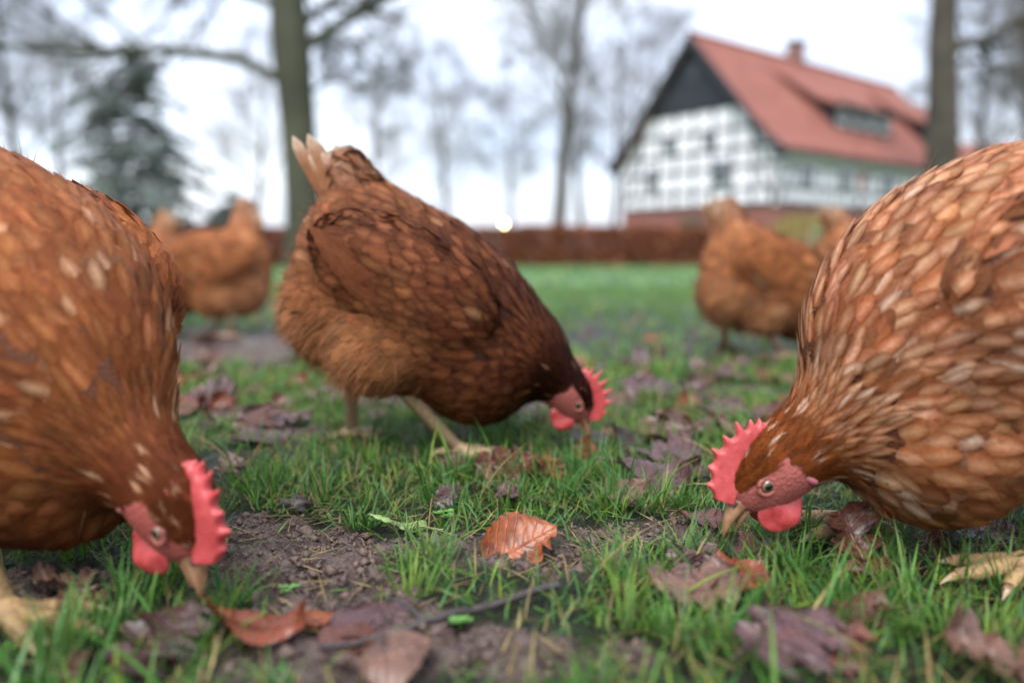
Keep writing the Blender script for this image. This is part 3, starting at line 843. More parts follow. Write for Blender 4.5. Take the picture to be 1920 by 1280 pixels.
# lamp with a lit globe beyond the hedge
def lamp():
    Y = 48.0; p = far(945, 420, Y)
    root = empty('garden_lamp', (p[0], Y, 0)); tag(root, 'lit globe lamp on a post glowing above the hedge', 'lamp')
    V, Q = tubes(np.array([[[0, 0, -0.1], [0, 0, 0.1], [0, 0, 0.12], [0, 0, p[2] - 0.16], [0, 0, p[2] - 0.15]]]), np.array([[0.09, 0.09, 0.045, 0.04, 0.1]]), 10)
    link('post', mk('post', V, [Q]), M_black, root)
    th, ph = np.meshgrid(np.linspace(0, math.pi, 9), np.arange(14) * 2 * math.pi / 14, indexing='ij')
    V = np.stack([np.sin(th) * np.cos(ph), np.sin(th) * np.sin(ph), np.cos(th)], -1) * 0.075 + np.array([0, 0, p[2]])
    id_ = np.arange(9 * 14).reshape(9, 14)
    Q = np.stack([id_[:-1], np.roll(id_, -1, 1)[:-1], np.roll(id_, -1, 1)[1:], id_[1:]], -1).reshape(-1, 4)
    n = N('lit_lamp_glass'); em = n.new('ShaderNodeEmission'); em.inputs['Color'].default_value = (1, 0.66, 0.32, 1); em.inputs['Strength'].default_value = 26
    link('globe', mk('globe', V.reshape(-1, 3), [Q]), n.done(em), root)
lamp()

# second house roof glimpsed right of the right-hand trunk
def far_house():
    root = empty('cottage', (42.0, 72, 0), 0.25); tag(root, 'distant red-roofed cottage right of the brown tree trunk', 'house')
    V, Q = box(-6, 6, -4, 4, -0.2, 5.0); meshpart('wall', V, Q, M_white, root)
    V = np.array([[x_, y_, z_] for x_ in (-6.5, 6.5) for y_, z_ in ((-4.6, 4.8), (0, 10.0), (4.6, 4.8), (0, 9.7))])
    meshpart('roof', V, np.array([[0, 4, 5, 1], [1, 5, 6, 2], [0, 1, 2, 3], [4, 7, 6, 5], [0, 3, 7, 4], [3, 2, 6, 7]]), M_tile, root)
    for xc in (-4, -1.3, 1.3, 4):
        f = blk('window', xc - .5, xc + .5, -4.08, -3.95, 1.2, 2.6, M_frame, root)
        g = bpy.data.objects.new('pane', unit_glass); COL.objects.link(g); g.parent = f; g.location = (0, -0.5, 0); g.scale = (0.85, 0.3, 0.85)
far_house()


# ------------------------------------------------------------------ hens
def rot2(a):
    c, s = math.cos(a), math.sin(a)
    return np.array([[c, 0, -s], [0, 1, 0], [s, 0, c]])        # pitch in the x-z plane, positive lifts +x

class HenShape:
    """implicit surface of one hen: local x forward, y left, z up, origin on the ground between the feet"""
    def __init__(self, pitch=0.0, legs=None, head=(0.222, 0.072), head_pitch=-60, head_y=0.0, tail_tip=(-0.070, 0.365), neck_r=1.0, fat=1.0, hs=1.2, neck_off=(0, 0), low_breast=None, drop=0.0):
        self.hs = hs
        piv = np.array([-0.03, 0, 0.2]); Rb = rot2(pitch)
        def B(x, z, y=0.0): return piv + Rb @ (np.array([x, y, z]) - piv) - np.array([0, 0, drop])
        def D(x, z): return Rb @ np.array([x, 0, z])
        self.prims = []      # (kind, data, flow, region)
        A = lambda deg: Rb @ rot2(math.radians(deg))
        def ell(c, R, rad, flow, reg, mirror=False): self.prims.append(('e', (c, R, np.array(rad)), flow / np.linalg.norm(flow), reg, mirror))
        def cone(a, b, ra, rb, ys, flow, reg): self.prims.append(('c', (a, b, ra, rb, ys), flow / np.linalg.norm(flow), reg, False))
        ell(B(.022, .2), A(-32), (.176, .104 * fat, .118), D(-.85, .50), 'body')
        ell(B(-.086, .192), A(0), (.070, .080 * fat, .078), D(-.75, -.55), 'rump')
        ell(B(.098, .117) if low_breast is None else np.array([low_breast[0], 0, low_breast[1]]), A(0), (.080, .082 * fat, .082), D(-.95, -.05), 'breast')
        Rt = rot2(pitch * 0.15); pt = B(-.045, .285); tv = Rt @ np.array([tail_tip[0] + .045, 0, tail_tip[1] - .285])
        cone(pt, pt + tv, .072, .028, 1.6, tv, 'tail')
        ell(B(-.045, .285), A(-10), (.068, .062, .062), D(-.75, .65), 'body')
        self.f = np.array([math.cos(math.radians(head_pitch)), 0, math.sin(math.radians(head_pitch))])
        self.u = np.array([-self.f[2], 0, self.f[0]])
        self.Hc = np.array([head[0], head_y, head[1]])
        nb = B(.085, .190); nm = nb * 0.40 + (self.Hc - self.f * .022) * 0.60 + np.array([.002 + neck_off[0], 0, .004 + neck_off[1]])
        nh = self.Hc - self.f * .018 * hs
        self.split_z = nm[2] - .01
        cone(nb, nm, .074 * neck_r, .049 * neck_r, 1.0, nb - nm, 'neck')
        cone(nm, nh, .049 * neck_r, .0245 * hs, 1.05, nm - nh, 'neck2')
        ell(self.Hc, np.stack([self.f, np.array([0, 1., 0]), self.u], 1), (.031 * hs, .0185 * hs, .0225 * hs), -self.f, 'head')
        ell(B(-.018, .142, .054), A(10), (.062, .046, .056), D(-.75, -.66), 'thigh', True)
        self.wing_c = B(.018, .232, .084)
        ell(self.wing_c, A(-27), (.122, .027, .064), D(-.93, .34), 'wing', True)
        # legs
        self.legs = legs or [(-.07, .05, 0.0), (.085, -.05, 0.0)]
        self.leg_prims = []; self.toes = []
        for (fx, fy, yaw) in self.legs:
            s = 1 if fy > 0 else -1
            hip = B(-.02, .15, .05 * s); foot = np.array([fx, fy, .013])
            hock = np.array([fx * 0.45 + hip[0] * 0.55 - .035, (fy + hip[1]) / 2, max(.10 - drop, hip[2] * .75)])
            self.leg_prims += [(hip, hock, .028, .0125), (hock, foot, .0098, .0085)]
            for a, L in ((-32, .052), (0, .064), (32, .050), (178, .026)):
                an = yaw + math.radians(a) * (1 if s > 0 else -1)
                d = np.array([math.cos(an), math.sin(an), 0])
                m = foot + d * L * .5 + np.array([0, 0, -.003]); e = foot + d * L + np.array([0, 0, -.0065])
                self.leg_prims += [(foot, m, .0078, .0062), (m, e, .0062, .0046)]
                self.toes.append((e, d))
    def each(self, P):
        out = []
        for kind, dat, flow, reg, mir in self.prims:
            Q = P
            if mir: Q = P.copy(); Q[:, 1] = np.abs(Q[:, 1])
            if kind == 'e':
                c, R, rad = dat
                q = (Q - c) @ R
                k0 = np.linalg.norm(q / rad, axis=1); k1 = np.linalg.norm(q / rad ** 2, axis=1) + 1e-9
                out.append(k0 * (k0 - 1) / k1)
            else:
                a, b, ra, rb, ys = dat
                Q = Q * np.array([1, ys, 1]); a2, b2 = a * np.array([1, ys, 1]), b * np.array([1, ys, 1])
                ab = b2 - a2; t = np.clip(((Q - a2) @ ab) / ab.dot(ab), 0, 1)
                d = np.linalg.norm(Q - a2 - t[:, None] * ab, axis=1) - (ra + (rb - ra) * t)
                out.append(d / (1 + 0.25 * (ys - 1)))
        return np.array(out)
    def plum(self, P, D=None):
        """smooth union of the feathered masses"""
        D = self.each(P) if D is None else D
        k = 0.011
        big = np.array([i for i, p in enumerate(self.prims) if p[3] != 'wing'])
        m = D[big].min(0)
        s = m - k * np.log(np.exp(-(D[big] - m) / k).sum(0)) + k * 0.35
        w = D[[i for i, p in enumerate(self.prims) if p[3] == 'wing'][0]]
        kk = 0.005; m2 = np.minimum(s, w)
        return m2 - kk * np.log(np.exp(-(s - m2) / kk) + np.exp(-(w - m2) / kk))
    def legsdf(self, P):
        d = np.full(len(P), 9.0)
        for a, b, ra, rb in self.leg_prims:
            ab = b - a; t = np.clip(((P - a) @ ab) / ab.dot(ab), 0, 1)
            v = np.linalg.norm(P - a - t[:, None] * ab, axis=1) - (ra + (rb - ra) * t)
            h = np.clip(0.5 + 0.5 * (d - v) / .004, 0, 1)
            d = d * (1 - h) + v * h - .004 * h * (1 - h)
        return d
    def full(self, P):
        a, b = self.plum(P), self.legsdf(P)
        h = np.clip(0.5 + 0.5 * (b - a) / .008, 0, 1)
        return b * (1 - h) + a * h - .008 * h * (1 - h)
    def flow(self, P, D=None):
        D = self.each(P) if D is None else D
        W = np.exp(-(D - D.min(0)) / 0.016)
        wi = [i for i, p in enumerate(self.prims) if p[3] == 'wing'][0]
        W[wi] *= 1.5
        F = np.stack([p[2] for p in self.prims])
        out = W.T @ F
        out = out / (np.linalg.norm(out, axis=1, keepdims=True) + 1e-9)
        # where the flow runs into the surface (front of the shoulder) let it part upwards and downwards
        g = self.grad(P); tang = np.linalg.norm(out - g * (out * g).sum(1, keepdims=True), axis=1)
        up = np.where(P[:, 2] > self.split_z, 1.0, -1.0)
        out[:, 2] += up * np.clip(.75 - tang, 0, .75) * 2.2
        return out / (np.linalg.norm(out, axis=1, keepdims=True) + 1e-9)
    def grad(self, P, fn=None, e=.0012):
        fn = fn or self.plum
        g = np.stack([fn(P + d) - fn(P - d) for d in np.eye(3) * e], 1)
        return g / (np.linalg.norm(g, axis=1, keepdims=True) + 1e-12)
    def region(self, P, D=None):
        D = self.each(P) if D is None else D
        return np.array([p[3] for p in self.prims])[D.argmin(0)]

def surface_nets(fn, lo, hi, h, c=4):
    lo = np.array(lo); n3 = np.ceil((np.array(hi) - lo) / (h * c)).astype(int)
    ax = [lo[i] + np.arange(n3[i] + 1) * h * c for i in range(3)]
    G = np.stack(np.meshgrid(*ax, indexing='ij'), -1).reshape(-1, 3)
    vc = fn(G).reshape(n3 + 1)
    act = np.abs(vc) < h * c * 1.9
    blk_ = np.zeros(n3, bool)
    for i in (0, 1):
        for j in (0, 1):
            for k in (0, 1): blk_ |= act[i:n3[0] + i, j:n3[1] + j, k:n3[2] + k]
    nf = n3 * c + 1
    val = np.repeat(np.repeat(np.repeat(vc[:-1, :-1, :-1], c, 0), c, 1), c, 2)
    val = np.pad(val, ((0, 1),) * 3, constant_values=1.0)
    am = np.repeat(np.repeat(np.repeat(blk_, c, 0), c, 1), c, 2); am = np.pad(am, ((0, 1),) * 3)
    for a in range(3): am |= np.roll(am, 1, a)
    I = np.argwhere(am)
    val[am] = fn(lo + I * h)
    S = val < 0
    sh = np.array(val.shape) - 1
    acc = np.zeros((*sh, 3)); cnt = np.zeros(sh)
    def cut(o0, o1):
        a = val[o0[0]:o0[0] + sh[0], o0[1]:o0[1] + sh[1], o0[2]:o0[2] + sh[2]]
        b = val[o1[0]:o1[0] + sh[0], o1[1]:o1[1] + sh[1], o1[2]:o1[2] + sh[2]]
        m = (a < 0) != (b < 0)
        ii = np.nonzero(m); t = a[ii] / (a[ii] - b[ii])
        acc[ii] += np.array(o0) + t[:, None] * (np.array(o1) - np.array(o0)); cnt[ii] += 1
    for i in (0, 1):
        for j in (0, 1):
            cut((0, i, j), (1, i, j)); cut((i, 0, j), (i, 1, j)); cut((i, j, 0), (i, j, 1))
    on = cnt > 0
    vid = np.full(sh, -1); vid[on] = np.arange(on.sum())
    V = lo + (np.argwhere(on) + acc[on] / cnt[on][:, None]) * h
    Q = []
    for a in range(3):
        b, c_ = (a + 1) % 3, (a + 2) % 3
        S0 = S[tuple(slice(0, -1) if q == a else slice(None) for q in range(3))]
        S1 = S[tuple(slice(1, None) if q == a else slice(None) for q in range(3))]
        I = np.argwhere(S0 != S1)
        I = I[(I[:, b] > 0) & (I[:, c_] > 0) & (I[:, b] < sh[b]) & (I[:, c_] < sh[c_])]
        fl = S0[tuple(I.T)]
        def cell(db, dc):
            J = I.copy(); J[:, b] -= db; J[:, c_] -= dc; return vid[tuple(J.T)]
        q = np.stack([cell(1, 1), cell(0, 1), cell(0, 0), cell(1, 0)], 1)
        q[~fl] = q[~fl][:, ::-1]
        Q.append(q)
    return V, np.concatenate(Q)

def scatter(rng, V, Q, radius_fn, tries):
    """dart throwing on the mesh with a spacing that varies"""
    a, b, c, d = (V[Q[:, i]] for i in range(4))
    ar = 0.5 * np.linalg.norm(np.cross(c - a, d - b), axis=1)
    f = rng.choice(len(Q), tries, p=ar / ar.sum())
    s, t = rng.random((tries, 1)), rng.random((tries, 1))
    P = (a[f] * (1 - s) + b[f] * s) * (1 - t) + (d[f] * (1 - s) + c[f] * s) * t
    R = radius_fn(P)
    ok = R > 0; P, R = P[ok], R[ok]
    cs = 0.008; K = np.floor(P / cs).astype(int)
    grid = {}; keep = []
    Pl = P.tolist(); Rl = R.tolist(); Kl = K.tolist()
    for i in range(len(P)):
        kx, ky, kz = Kl[i]; r = Rl[i]; m = int(r / cs) + 1; x, y, z = Pl[i]; bad = False; r2 = r * r
        for dx in range(-m, m + 1):
            for dy in range(-m, m + 1):
                for dz in range(-m, m + 1):
                    for j in grid.get((kx + dx, ky + dy, kz + dz), ()):
                        q = Pl[j]
                        if (q[0] - x) ** 2 + (q[1] - y) ** 2 + (q[2] - z) ** 2 < r2: bad = True; break
                    if bad: break
                if bad: break
            if bad: break
        if not bad:
            keep.append(i); grid.setdefault((kx, ky, kz), []).append(i)
    return P[keep]

T_ROWS = np.array([0, .28, .52, .72, .87, .96, 1.0])
PROF = {'round': np.array([.45, .82, 1.0, .98, .78, .48, .10]), 'hackle': np.array([.6, 1.0, .95, .72, .42, .2, .03]), 'fluff': np.array([.5, .9, 1.0, .85, .6, .35, .05])}

def drape(shape, P, F0, L, W, lift, prof, rng, sag=0.0, off0=-.001):
    """feathers that hug the surface. returns V (n,k,5,3)"""
    n_ = len(P); k = len(T_ROWS)
    C = np.zeros((n_, k, 3)); Nn = np.zeros((n_, k, 3)); S = np.zeros((n_, k, 3))
    p = P.copy()
    nrm = shape.grad(p)
    d = F0 - nrm * (F0 * nrm).sum(1, keepdims=True); d /= np.linalg.norm(d, axis=1, keepdims=True) + 1e-9
    prev = 0
    for i, t in enumerate(T_ROWS):
        p = p + d * (L * (t - prev))[:, None]; prev = t
        p[:, 2] -= sag * L * t * t
        g = shape.grad(p); dist = shape.plum(p)
        tgt = off0 + lift * t
        free = np.clip(dist - tgt, 0, None) * 0.3                # feathers bridge hollows a little
        p = p + g * (tgt + free - dist)[:, None]
        d2 = d - g * (d * g).sum(1, keepdims=True); d = d2 / (np.linalg.norm(d2, axis=1, keepdims=True) + 1e-9)
        C[:, i] = p; Nn[:, i] = g; S[:, i] = np.cross(g, d)
    w = (W[:, None] * 0.5 * prof[None, :])[..., None]
    cup = 0.06
    edge = rng.normal(0, 0.05, (n_, k, 1))
    cols = []
    for s in (-1, -.5, 0, .5, 1):
        cols.append(C + S * w * (s + edge * abs(s)) - Nn * (w * cup * s * s))
    return np.stack(cols, 2)

def feather_faces(n_, k, m=5):
    id_ = np.arange(n_ * k * m).reshape(n_, k, m)
    return np.stack([id_[:, :-1, :-1], id_[:, 1:, :-1], id_[:, 1:, 1:], id_[:, :-1, 1:]], -1).reshape(-1, 4)

def feather_cols(n_, base, edge, mid, rng, midpow=1.0, k=len(T_ROWS), tiprim=.5):
    """base (n,3) at the root, mid along the shaft and centre, edge at the rim"""
    t = T_ROWS[None, :, None, None]; s = np.abs(np.array([-1, -.5, 0, .5, 1]))[None, None, :, None]
    cen = np.clip(1 - s * 0.85, 0, 1) * np.clip(t * 1.6, 0, 1) ** midpow
    rim = np.clip(np.maximum(s ** 2 * 0.7, tiprim * np.clip((t - 0.80) / 0.16, 0, 1)), 0, 1)
    c = base[:, None, None, :] * (1 - cen) + mid[:, None, None, :] * cen
    c = c * (1 - rim) + edge[:, None, None, :] * rim
    lum = (c * np.array([.3, .5, .2])).sum(-1, keepdims=True)
    return np.clip((lum + (c - lum) * 1.12) * np.array([1.0, .92, .92]), 0.003, 1)

def m_feather():
    n = N('hen_feather')
    a = n.attr('Col'); u = n.attr('fs'); v = n.attr('ft')
    # barbs run obliquely from the shaft
    ab = n.new('ShaderNodeMath', operation='ABSOLUTE'); n.ln(u.outputs['Fac'], ab.inputs[0])
    m1 = n.new('ShaderNodeMath', operation='MULTIPLY_ADD'); n.ln(ab.outputs[0], m1.inputs[0]); m1.inputs[1].default_value = -0.35; n.ln(v.outputs['Fac'], m1.inputs[2])
    m2 = n.new('ShaderNodeMath', operation='MULTIPLY'); n.ln(m1.outputs[0], m2.inputs[0]); m2.inputs[1].default_value = 190.0
    sn = n.new('ShaderNodeMath', operation='SINE'); n.ln(m2.outputs[0], sn.inputs[0])
    pos = n.new('ShaderNodeNewGeometry').outputs['Position']
    ns = n.noise(420, 3, 0.6, pos); ns2 = n.noise(60, 4, 0.6, pos)
    mul = n.new('ShaderNodeMath', operation='MULTIPLY_ADD'); n.ln(sn.outputs[0], mul.inputs[0]); mul.inputs[1].default_value = 0.22; n.ln(ns.outputs['Fac'], mul.inputs[2])
    cx = n.new('ShaderNodeCombineXYZ'); mu = n.new('ShaderNodeMath', operation='MULTIPLY'); n.ln(u.outputs['Fac'], mu.inputs[0]); mu.inputs[1].default_value = 7.0
    mv = n.new('ShaderNodeMath', operation='MULTIPLY'); n.ln(m1.outputs[0], mv.inputs[0]); mv.inputs[1].default_value = 30.0
    n.ln(ab.outputs[0], cx.inputs[0]); n.ln(mv.outputs[0], cx.inputs[1])
    fib = n.noise(1.0, 5, 0.7, cx.outputs[0]); fr = n.ramp(fib.outputs['Fac'], [(0.3, (0.62,) * 3), (0.7, (1.35,) * 3)])
    vr = n.ramp(mul.outputs[0], [(0.15, (0.72,) * 3), (0.85, (1.22,) * 3)])
    vr2 = n.ramp(ns2.outputs['Fac'], [(0.3, (0.82,) * 3), (0.7, (1.15,) * 3)])
    c = n.mix(1.0, a.outputs['Color'], vr.outputs['Color'], 'MULTIPLY'); c = n.mix(1.0, c, vr2.outputs['Color'], 'MULTIPLY'); c = n.mix(1.0, c, fr.outputs['Color'], 'MULTIPLY')
    p = n.bsdf(c, 0.52, n.bump(mul.outputs[0], 0.35, 0.0008), 0.07, Sheen_Weight=0.0)
    return n.done_thin(p, c, 0.12)
M_feather = m_feather()
def m_body():
    n = N('hen_skin'); a = n.attr('Col')
    pos = n.new('ShaderNodeTexCoord').outputs['Object']
    ns = n.noise(500, 4, 0.6, pos); vo = n.new('ShaderNodeTexVoronoi'); vo.inputs['Scale'].default_value = 330; n.ln(pos, vo.inputs['Vector'])
    v = n.ramp(ns.outputs['Fac'], [(0.3, (0.75,) * 3), (0.7, (1.25,) * 3)])
    c = n.mix(1.0, a.outputs['Color'], v.outputs['Color'], 'MULTIPLY')
    return n.done(n.bsdf(c, 0.5, n.bump(vo.outputs['Distance'], 0.5, 0.0015), 0.2))
M_body = m_body()
def m_flesh(name, c0, c1, sss=0.25, bmp=.22):
    n = N(name)
    ns = n.noise(110, 6, 0.7); vo = n.new('ShaderNodeTexVoronoi'); vo.inputs['Scale'].default_value = 700
    n.ln(n.new('ShaderNodeTexCoord').outputs['Object'], vo.inputs['Vector'])
    r = n.ramp(ns.outputs['Fac'], [(0.3, c0), (0.7, c1)])
    p = n.bsdf(r.outputs['Color'], 0.38, n.bump(vo.outputs['Distance'], bmp, 0.0010), 0.5)
    p.inputs['Subsurface Weight'].default_value = sss; p.inputs['Subsurface Radius'].default_value = (0.006, 0.002, 0.0015); p.inputs['Subsurface Scale'].default_value = 0.6
    return n.done(p)
M_comb = m_flesh('red_comb_skin', (0.34, 0.030, 0.032), (0.56, 0.095, 0.095), .3, .10)
M_lobe = m_flesh('pink_ear_lobe_skin', (0.40, 0.07, 0.09), (0.55, 0.22, 0.26))
M_horn = m_flesh('orange_brown_beak_horn', (0.20, 0.085, 0.04), (0.40, 0.23, 0.13), 0.1)
M_claw = m_flesh('pale_claw_horn', (0.35, 0.24, 0.15), (0.5, 0.38, 0.27), 0.1)
def m_eye():
    n = N('hen_eye')
    a = n.attr('ring')
    r = n.ramp(a.outputs['Fac'], [(0.0, (0.004, 0.004, 0.004)), (0.50, (0.004, 0.004, 0.004)), (0.56, (0.16, 0.085, 0.02)), (0.74, (0.17, 0.11, 0.04)), (0.84, (0.06, 0.03, 0.02))])
    return n.done(n.bsdf(r.outputs['Color'], 0.05, None, 0.6, Coat_Weight=0.6, Coat_Roughness=0.03))
M_eye = m_eye()

def sphere_grid(nu, nv):
    th, ph = np.meshgrid(np.linspace(0.001, math.pi - 0.001, nu), np.arange(nv) * 2 * math.pi / nv, indexing='ij')
    D = np.stack([np.sin(th) * np.cos(ph), np.sin(th) * np.sin(ph), np.cos(th)], -1)
    id_ = np.arange(nu * nv).reshape(nu, nv)
    Q = np.stack([id_[:-1], id_[1:], np.roll(id_, -1, 1)[1:], np.roll(id_, -1, 1)[:-1]], -1).reshape(-1, 4)
    return D.reshape(-1, 3), Q

def hen(label, loc, rz, pal, shape, seed, mirror_head=0, fine=True, group=None, scale=1.0):
    rng = np.random.default_rng(seed)
    root = empty('hen', (loc[0], loc[1], loc[2] if len(loc) > 2 else 0.0), rz); root.scale = (scale,) * 3
    tag(root, label, 'hen', group)
    h = 0.0036 if fine else 0.0065
    V, Q = surface_nets(shape.full, (-.24, -.17, -.01), (.36, .17, .47), h)
    # colours of the bare body: legs, face, skin under the feathers
    lg, pm = shape.legsdf(V), shape.plum(V)
    q = V - shape.Hc; hf, hu = q @ shape.f, q @ shape.u
    col = np.tile(np.array(pal['body'][0]) * .7, (len(V), 1))
    hs = shape.hs; q = q / hs; hf, hu = hf / hs, hu / hs
    face = (np.linalg.norm(q, axis=1) < .048) & (hf > -.016)
    col[face] = pal['skin']
    leg = lg < pm - .002
    band = 0.88 + 0.22 * (np.sin(V[:, 2] * 1500 + np.sin(V[:, 1] * 700)) > 0.2)
    dirt = np.clip((.030 - V[:, 2]) / .03, 0, 1) * (fbm(V[:, 0] * 90, V[:, 1] * 90 + V[:, 2] * 60, 3, 5) > .48) * .7
    lc = np.array(pal['leg']) * band[:, None]; lc = lc * (1 - dirt[:, None]) + np.array([.10, .07, .055]) * dirt[:, None]
    col[leg] = lc[leg]
    link('body', mk('body', V, [Q], True, {'Col': col}), M_body, root)

    # ---- plumage
    def spacing(P):
        D = shape.each(P); reg = np.array([p[3] for p in shape.prims])[D.argmin(0)]
        q = P - shape.Hc; hf, hu = q @ shape.f, q @ shape.u; dist = np.linalg.norm(q, axis=1)
        r = np.full(len(P), .0094)
        r[reg == 'breast'] = .0105; r[reg == 'thigh'] = .010; r[reg == 'rump'] = .0100; r[reg == 'tail'] = .0115; r[reg == 'wing'] = .0098
        hd = np.clip(dist / .19, 0, 1)
        r = np.where((reg == 'neck') | (reg == 'neck2'), .0034 + .0050 * hd, r)
        r = np.where(reg == 'head', .0026, r)
        if not fine: r *= 1.35
        hf, hu, dh = hf / hs, hu / hs, dist / hs
        bare = (dh < .05) & (hf > -.013) & (hu < .0105 - .1 * hf)
        bare |= (dh < .06) & (hf > .022)
        r[bare] = -1
        legd = shape.legsdf(P); r[(legd < shape.plum(P) - .004)] = -1
        return r
    fc = V[Q].mean(1); nk = np.isin(shape.region(fc), ['neck', 'neck2', 'head'])
    P = np.concatenate([scatter(rng, V, Q[~nk], spacing, 26000 if fine else 9000), scatter(rng, V, Q[nk], spacing, 26000 if fine else 9000)])
    P = P + shape.grad(P) * (-shape.plum(P))[:, None]
    D = shape.each(P); reg = shape.region(P, D); F = shape.flow(P, D)
    q = P - shape.Hc; dist = np.linalg.norm(q, axis=1)
    Wt = np.exp(-(D - D.min(0)) / .02); Wt /= Wt.sum(0)
    names = [p[3] for p in shape.prims]
    def wreg(*r): return sum(Wt[i] for i, n_ in enumerate(names) if n_ in r)[:, None]
    wn_, wb, wr, wt_, wbr = wreg('neck', 'neck2', 'head'), wreg('body', 'wing'), wreg('rump', 'thigh'), wreg('tail'), wreg('breast')
    def blend(key):
        return wn_ * np.array(pal['neck'][key]) + wb * np.array(pal['body'][key]) + wr * np.array(pal['rump'][key]) + wt_ * np.array(pal['tail'][key]) + wbr * np.array(pal['breast'][key])
    # below the wing and towards the vent the body feathers carry the paler colour of the fluff
    low = np.clip((shape.wing_c[2] - .045 - P[:, 2] - .25 * P[:, 0]) / .035, 0, 1) * np.clip((.075 - P[:, 0]) / .09, 0, 1)
    low = (low * wb[:, 0])[:, None]; wb = wb - low; wr = wr + low
    jit = rng.lognormal(0, pal.get('jit', .22), (len(P), 1)); hue = 1 + rng.normal(0, .025, (len(P), 3))
    # cloudy variation between patches of plumage
    patch = (0.72 + 0.56 * fbm(P[:, 0] * 28 + P[:, 1] * 16 + seed, P[:, 2] * 28 + P[:, 1] * 9, 3, seed))[:, None]
    base, mid, edge = (blend(i) * jit * hue * patch for i in range(3))
    mid = edge + (mid - edge) * np.where(np.isin(reg, ['neck', 'neck2'])[:, None], rng.uniform(.45, 1.0, (len(P), 1)), rng.uniform(pal.get('var', .05), 1.0, (len(P), 1)) ** .8)
    # towards the head the hackles are plainer and darker
    hd = np.clip((dist - .042) / .05, 0, 1)[:, None]
    isneck = np.isin(reg, ['neck', 'neck2', 'head'])
    hc = np.array(pal['head']) * jit * hue
    for a in (base, mid, edge): a[isneck] = (a * hd + hc * (1 - hd))[isneck]
    # the ends of the tail coverts fade to the pale tail tip
    ti = [i for i, n_ in enumerate(names) if n_ == 'tail'][0]; ta_, tb_ = shape.prims[ti][1][0], shape.prims[ti][1][1]
    tw_ = np.clip(((P - ta_) @ (tb_ - ta_)) / (tb_ - ta_).dot(tb_ - ta_) * 1.0 - .35, 0, .75)[:, None] * wt_
    for a in (mid, edge): a += (np.array(pal['tailtip']) * .8 - a) * tw_
    # some feathers worn pale
    wp = rng.random(len(P)) < pal.get('pale', .03)
    mid[wp] = mid[wp] * .3 + np.array(pal['palecol']) * .7
    groups = {}
    def mkgrp(mask, L, W, lift, prof, sag, objname, jitF=.15, off0=-.001):
        if mask.sum() == 0: return
        m_ = int(mask.sum())
        Fj = F[mask] + rng.normal(0, jitF, (m_, 3))
        VV = drape(shape, P[mask], Fj, L, W, lift, PROF[prof], rng, sag, off0)
        cc = feather_cols(m_, base[mask], edge[mask], mid[mask], rng, tiprim=.12 if prof == 'hackle' else .5)
        groups.setdefault(objname, []).append((VV, cc))
        if prof != 'hackle' and fine:      # broad under-feathers close the gaps between the contour feathers
            VU = drape(shape, P[mask], F[mask] + rng.normal(0, .25, (m_, 3)), L * 1.05, W * 1.7, lift * .35, PROF['fluff'], rng, sag, off0 + .0006)
            groups[objname].append((VU, feather_cols(m_, base[mask], base[mask] * .8 + mid[mask] * .2, base[mask] * .75 + mid[mask] * .25, rng)))
    q2 = 1.35 if not fine else 1.0
    bodyish = np.isin(reg, ['body'])
    mkgrp(bodyish, rng.uniform(.030, .044, bodyish.sum()) * q2, (.0095 + .0075 * np.clip((dist[bodyish] - .11) / .16, 0, 1)) * rng.uniform(.85, 1.2, bodyish.sum()) * q2, rng.uniform(.0022, .0055, bodyish.sum()), 'round', 0, 'body_plumage')
    m_ = reg == 'wing'
    mkgrp(m_, rng.uniform(.034, .048, m_.sum()) * q2, rng.uniform(.014, .020, m_.sum()) * q2, rng.uniform(.0022, .005, m_.sum()), 'round', 0, 'wing_coverts', .10)
    m_ = reg == 'breast'
    mkgrp(m_, rng.uniform(.028, .040, m_.sum()) * q2, rng.uniform(.014, .019, m_.sum()) * q2, rng.uniform(.002, .0055, m_.sum()), 'fluff', 0.02, 'breast_plumage', .14)
    m_ = np.isin(reg, ['rump', 'thigh'])
    mkgrp(m_, rng.uniform(.032, .046, m_.sum()) * q2, rng.uniform(.016, .024, m_.sum()) * q2, rng.uniform(.004, .011, m_.sum()), 'fluff', 0.05, 'rump_fluff', .22)
    m_ = reg == 'tail'
    mkgrp(m_, rng.uniform(.040, .056, m_.sum()) * q2, rng.uniform(.020, .028, m_.sum()) * q2, rng.uniform(.005, .010, m_.sum()), 'round', 0, 'tail_coverts', .14)
    m_ = np.isin(reg, ['neck', 'neck2'])
    hl = np.clip((dist[m_] - .03) / .15, 0, 1)
    mkgrp(m_, (.014 + .027 * hl) * rng.uniform(.85, 1.2, m_.sum()) * q2, (.0052 + .0058 * hl) * rng.uniform(.85, 1.2, m_.sum()) * q2, .0014 + .0045 * hl * rng.uniform(.5, 1.2, m_.sum()), 'hackle', 0, 'hackle_plumage', .06, .0002)
    m_ = reg == 'head'
    mkgrp(m_, rng.uniform(.008, .012, m_.sum()) * q2, rng.uniform(.003, .0045, m_.sum()) * q2, rng.uniform(.0008, .002, m_.sum()), 'hackle', 0, 'hackle_plumage', .1, .0004)
    k = len(T_ROWS)
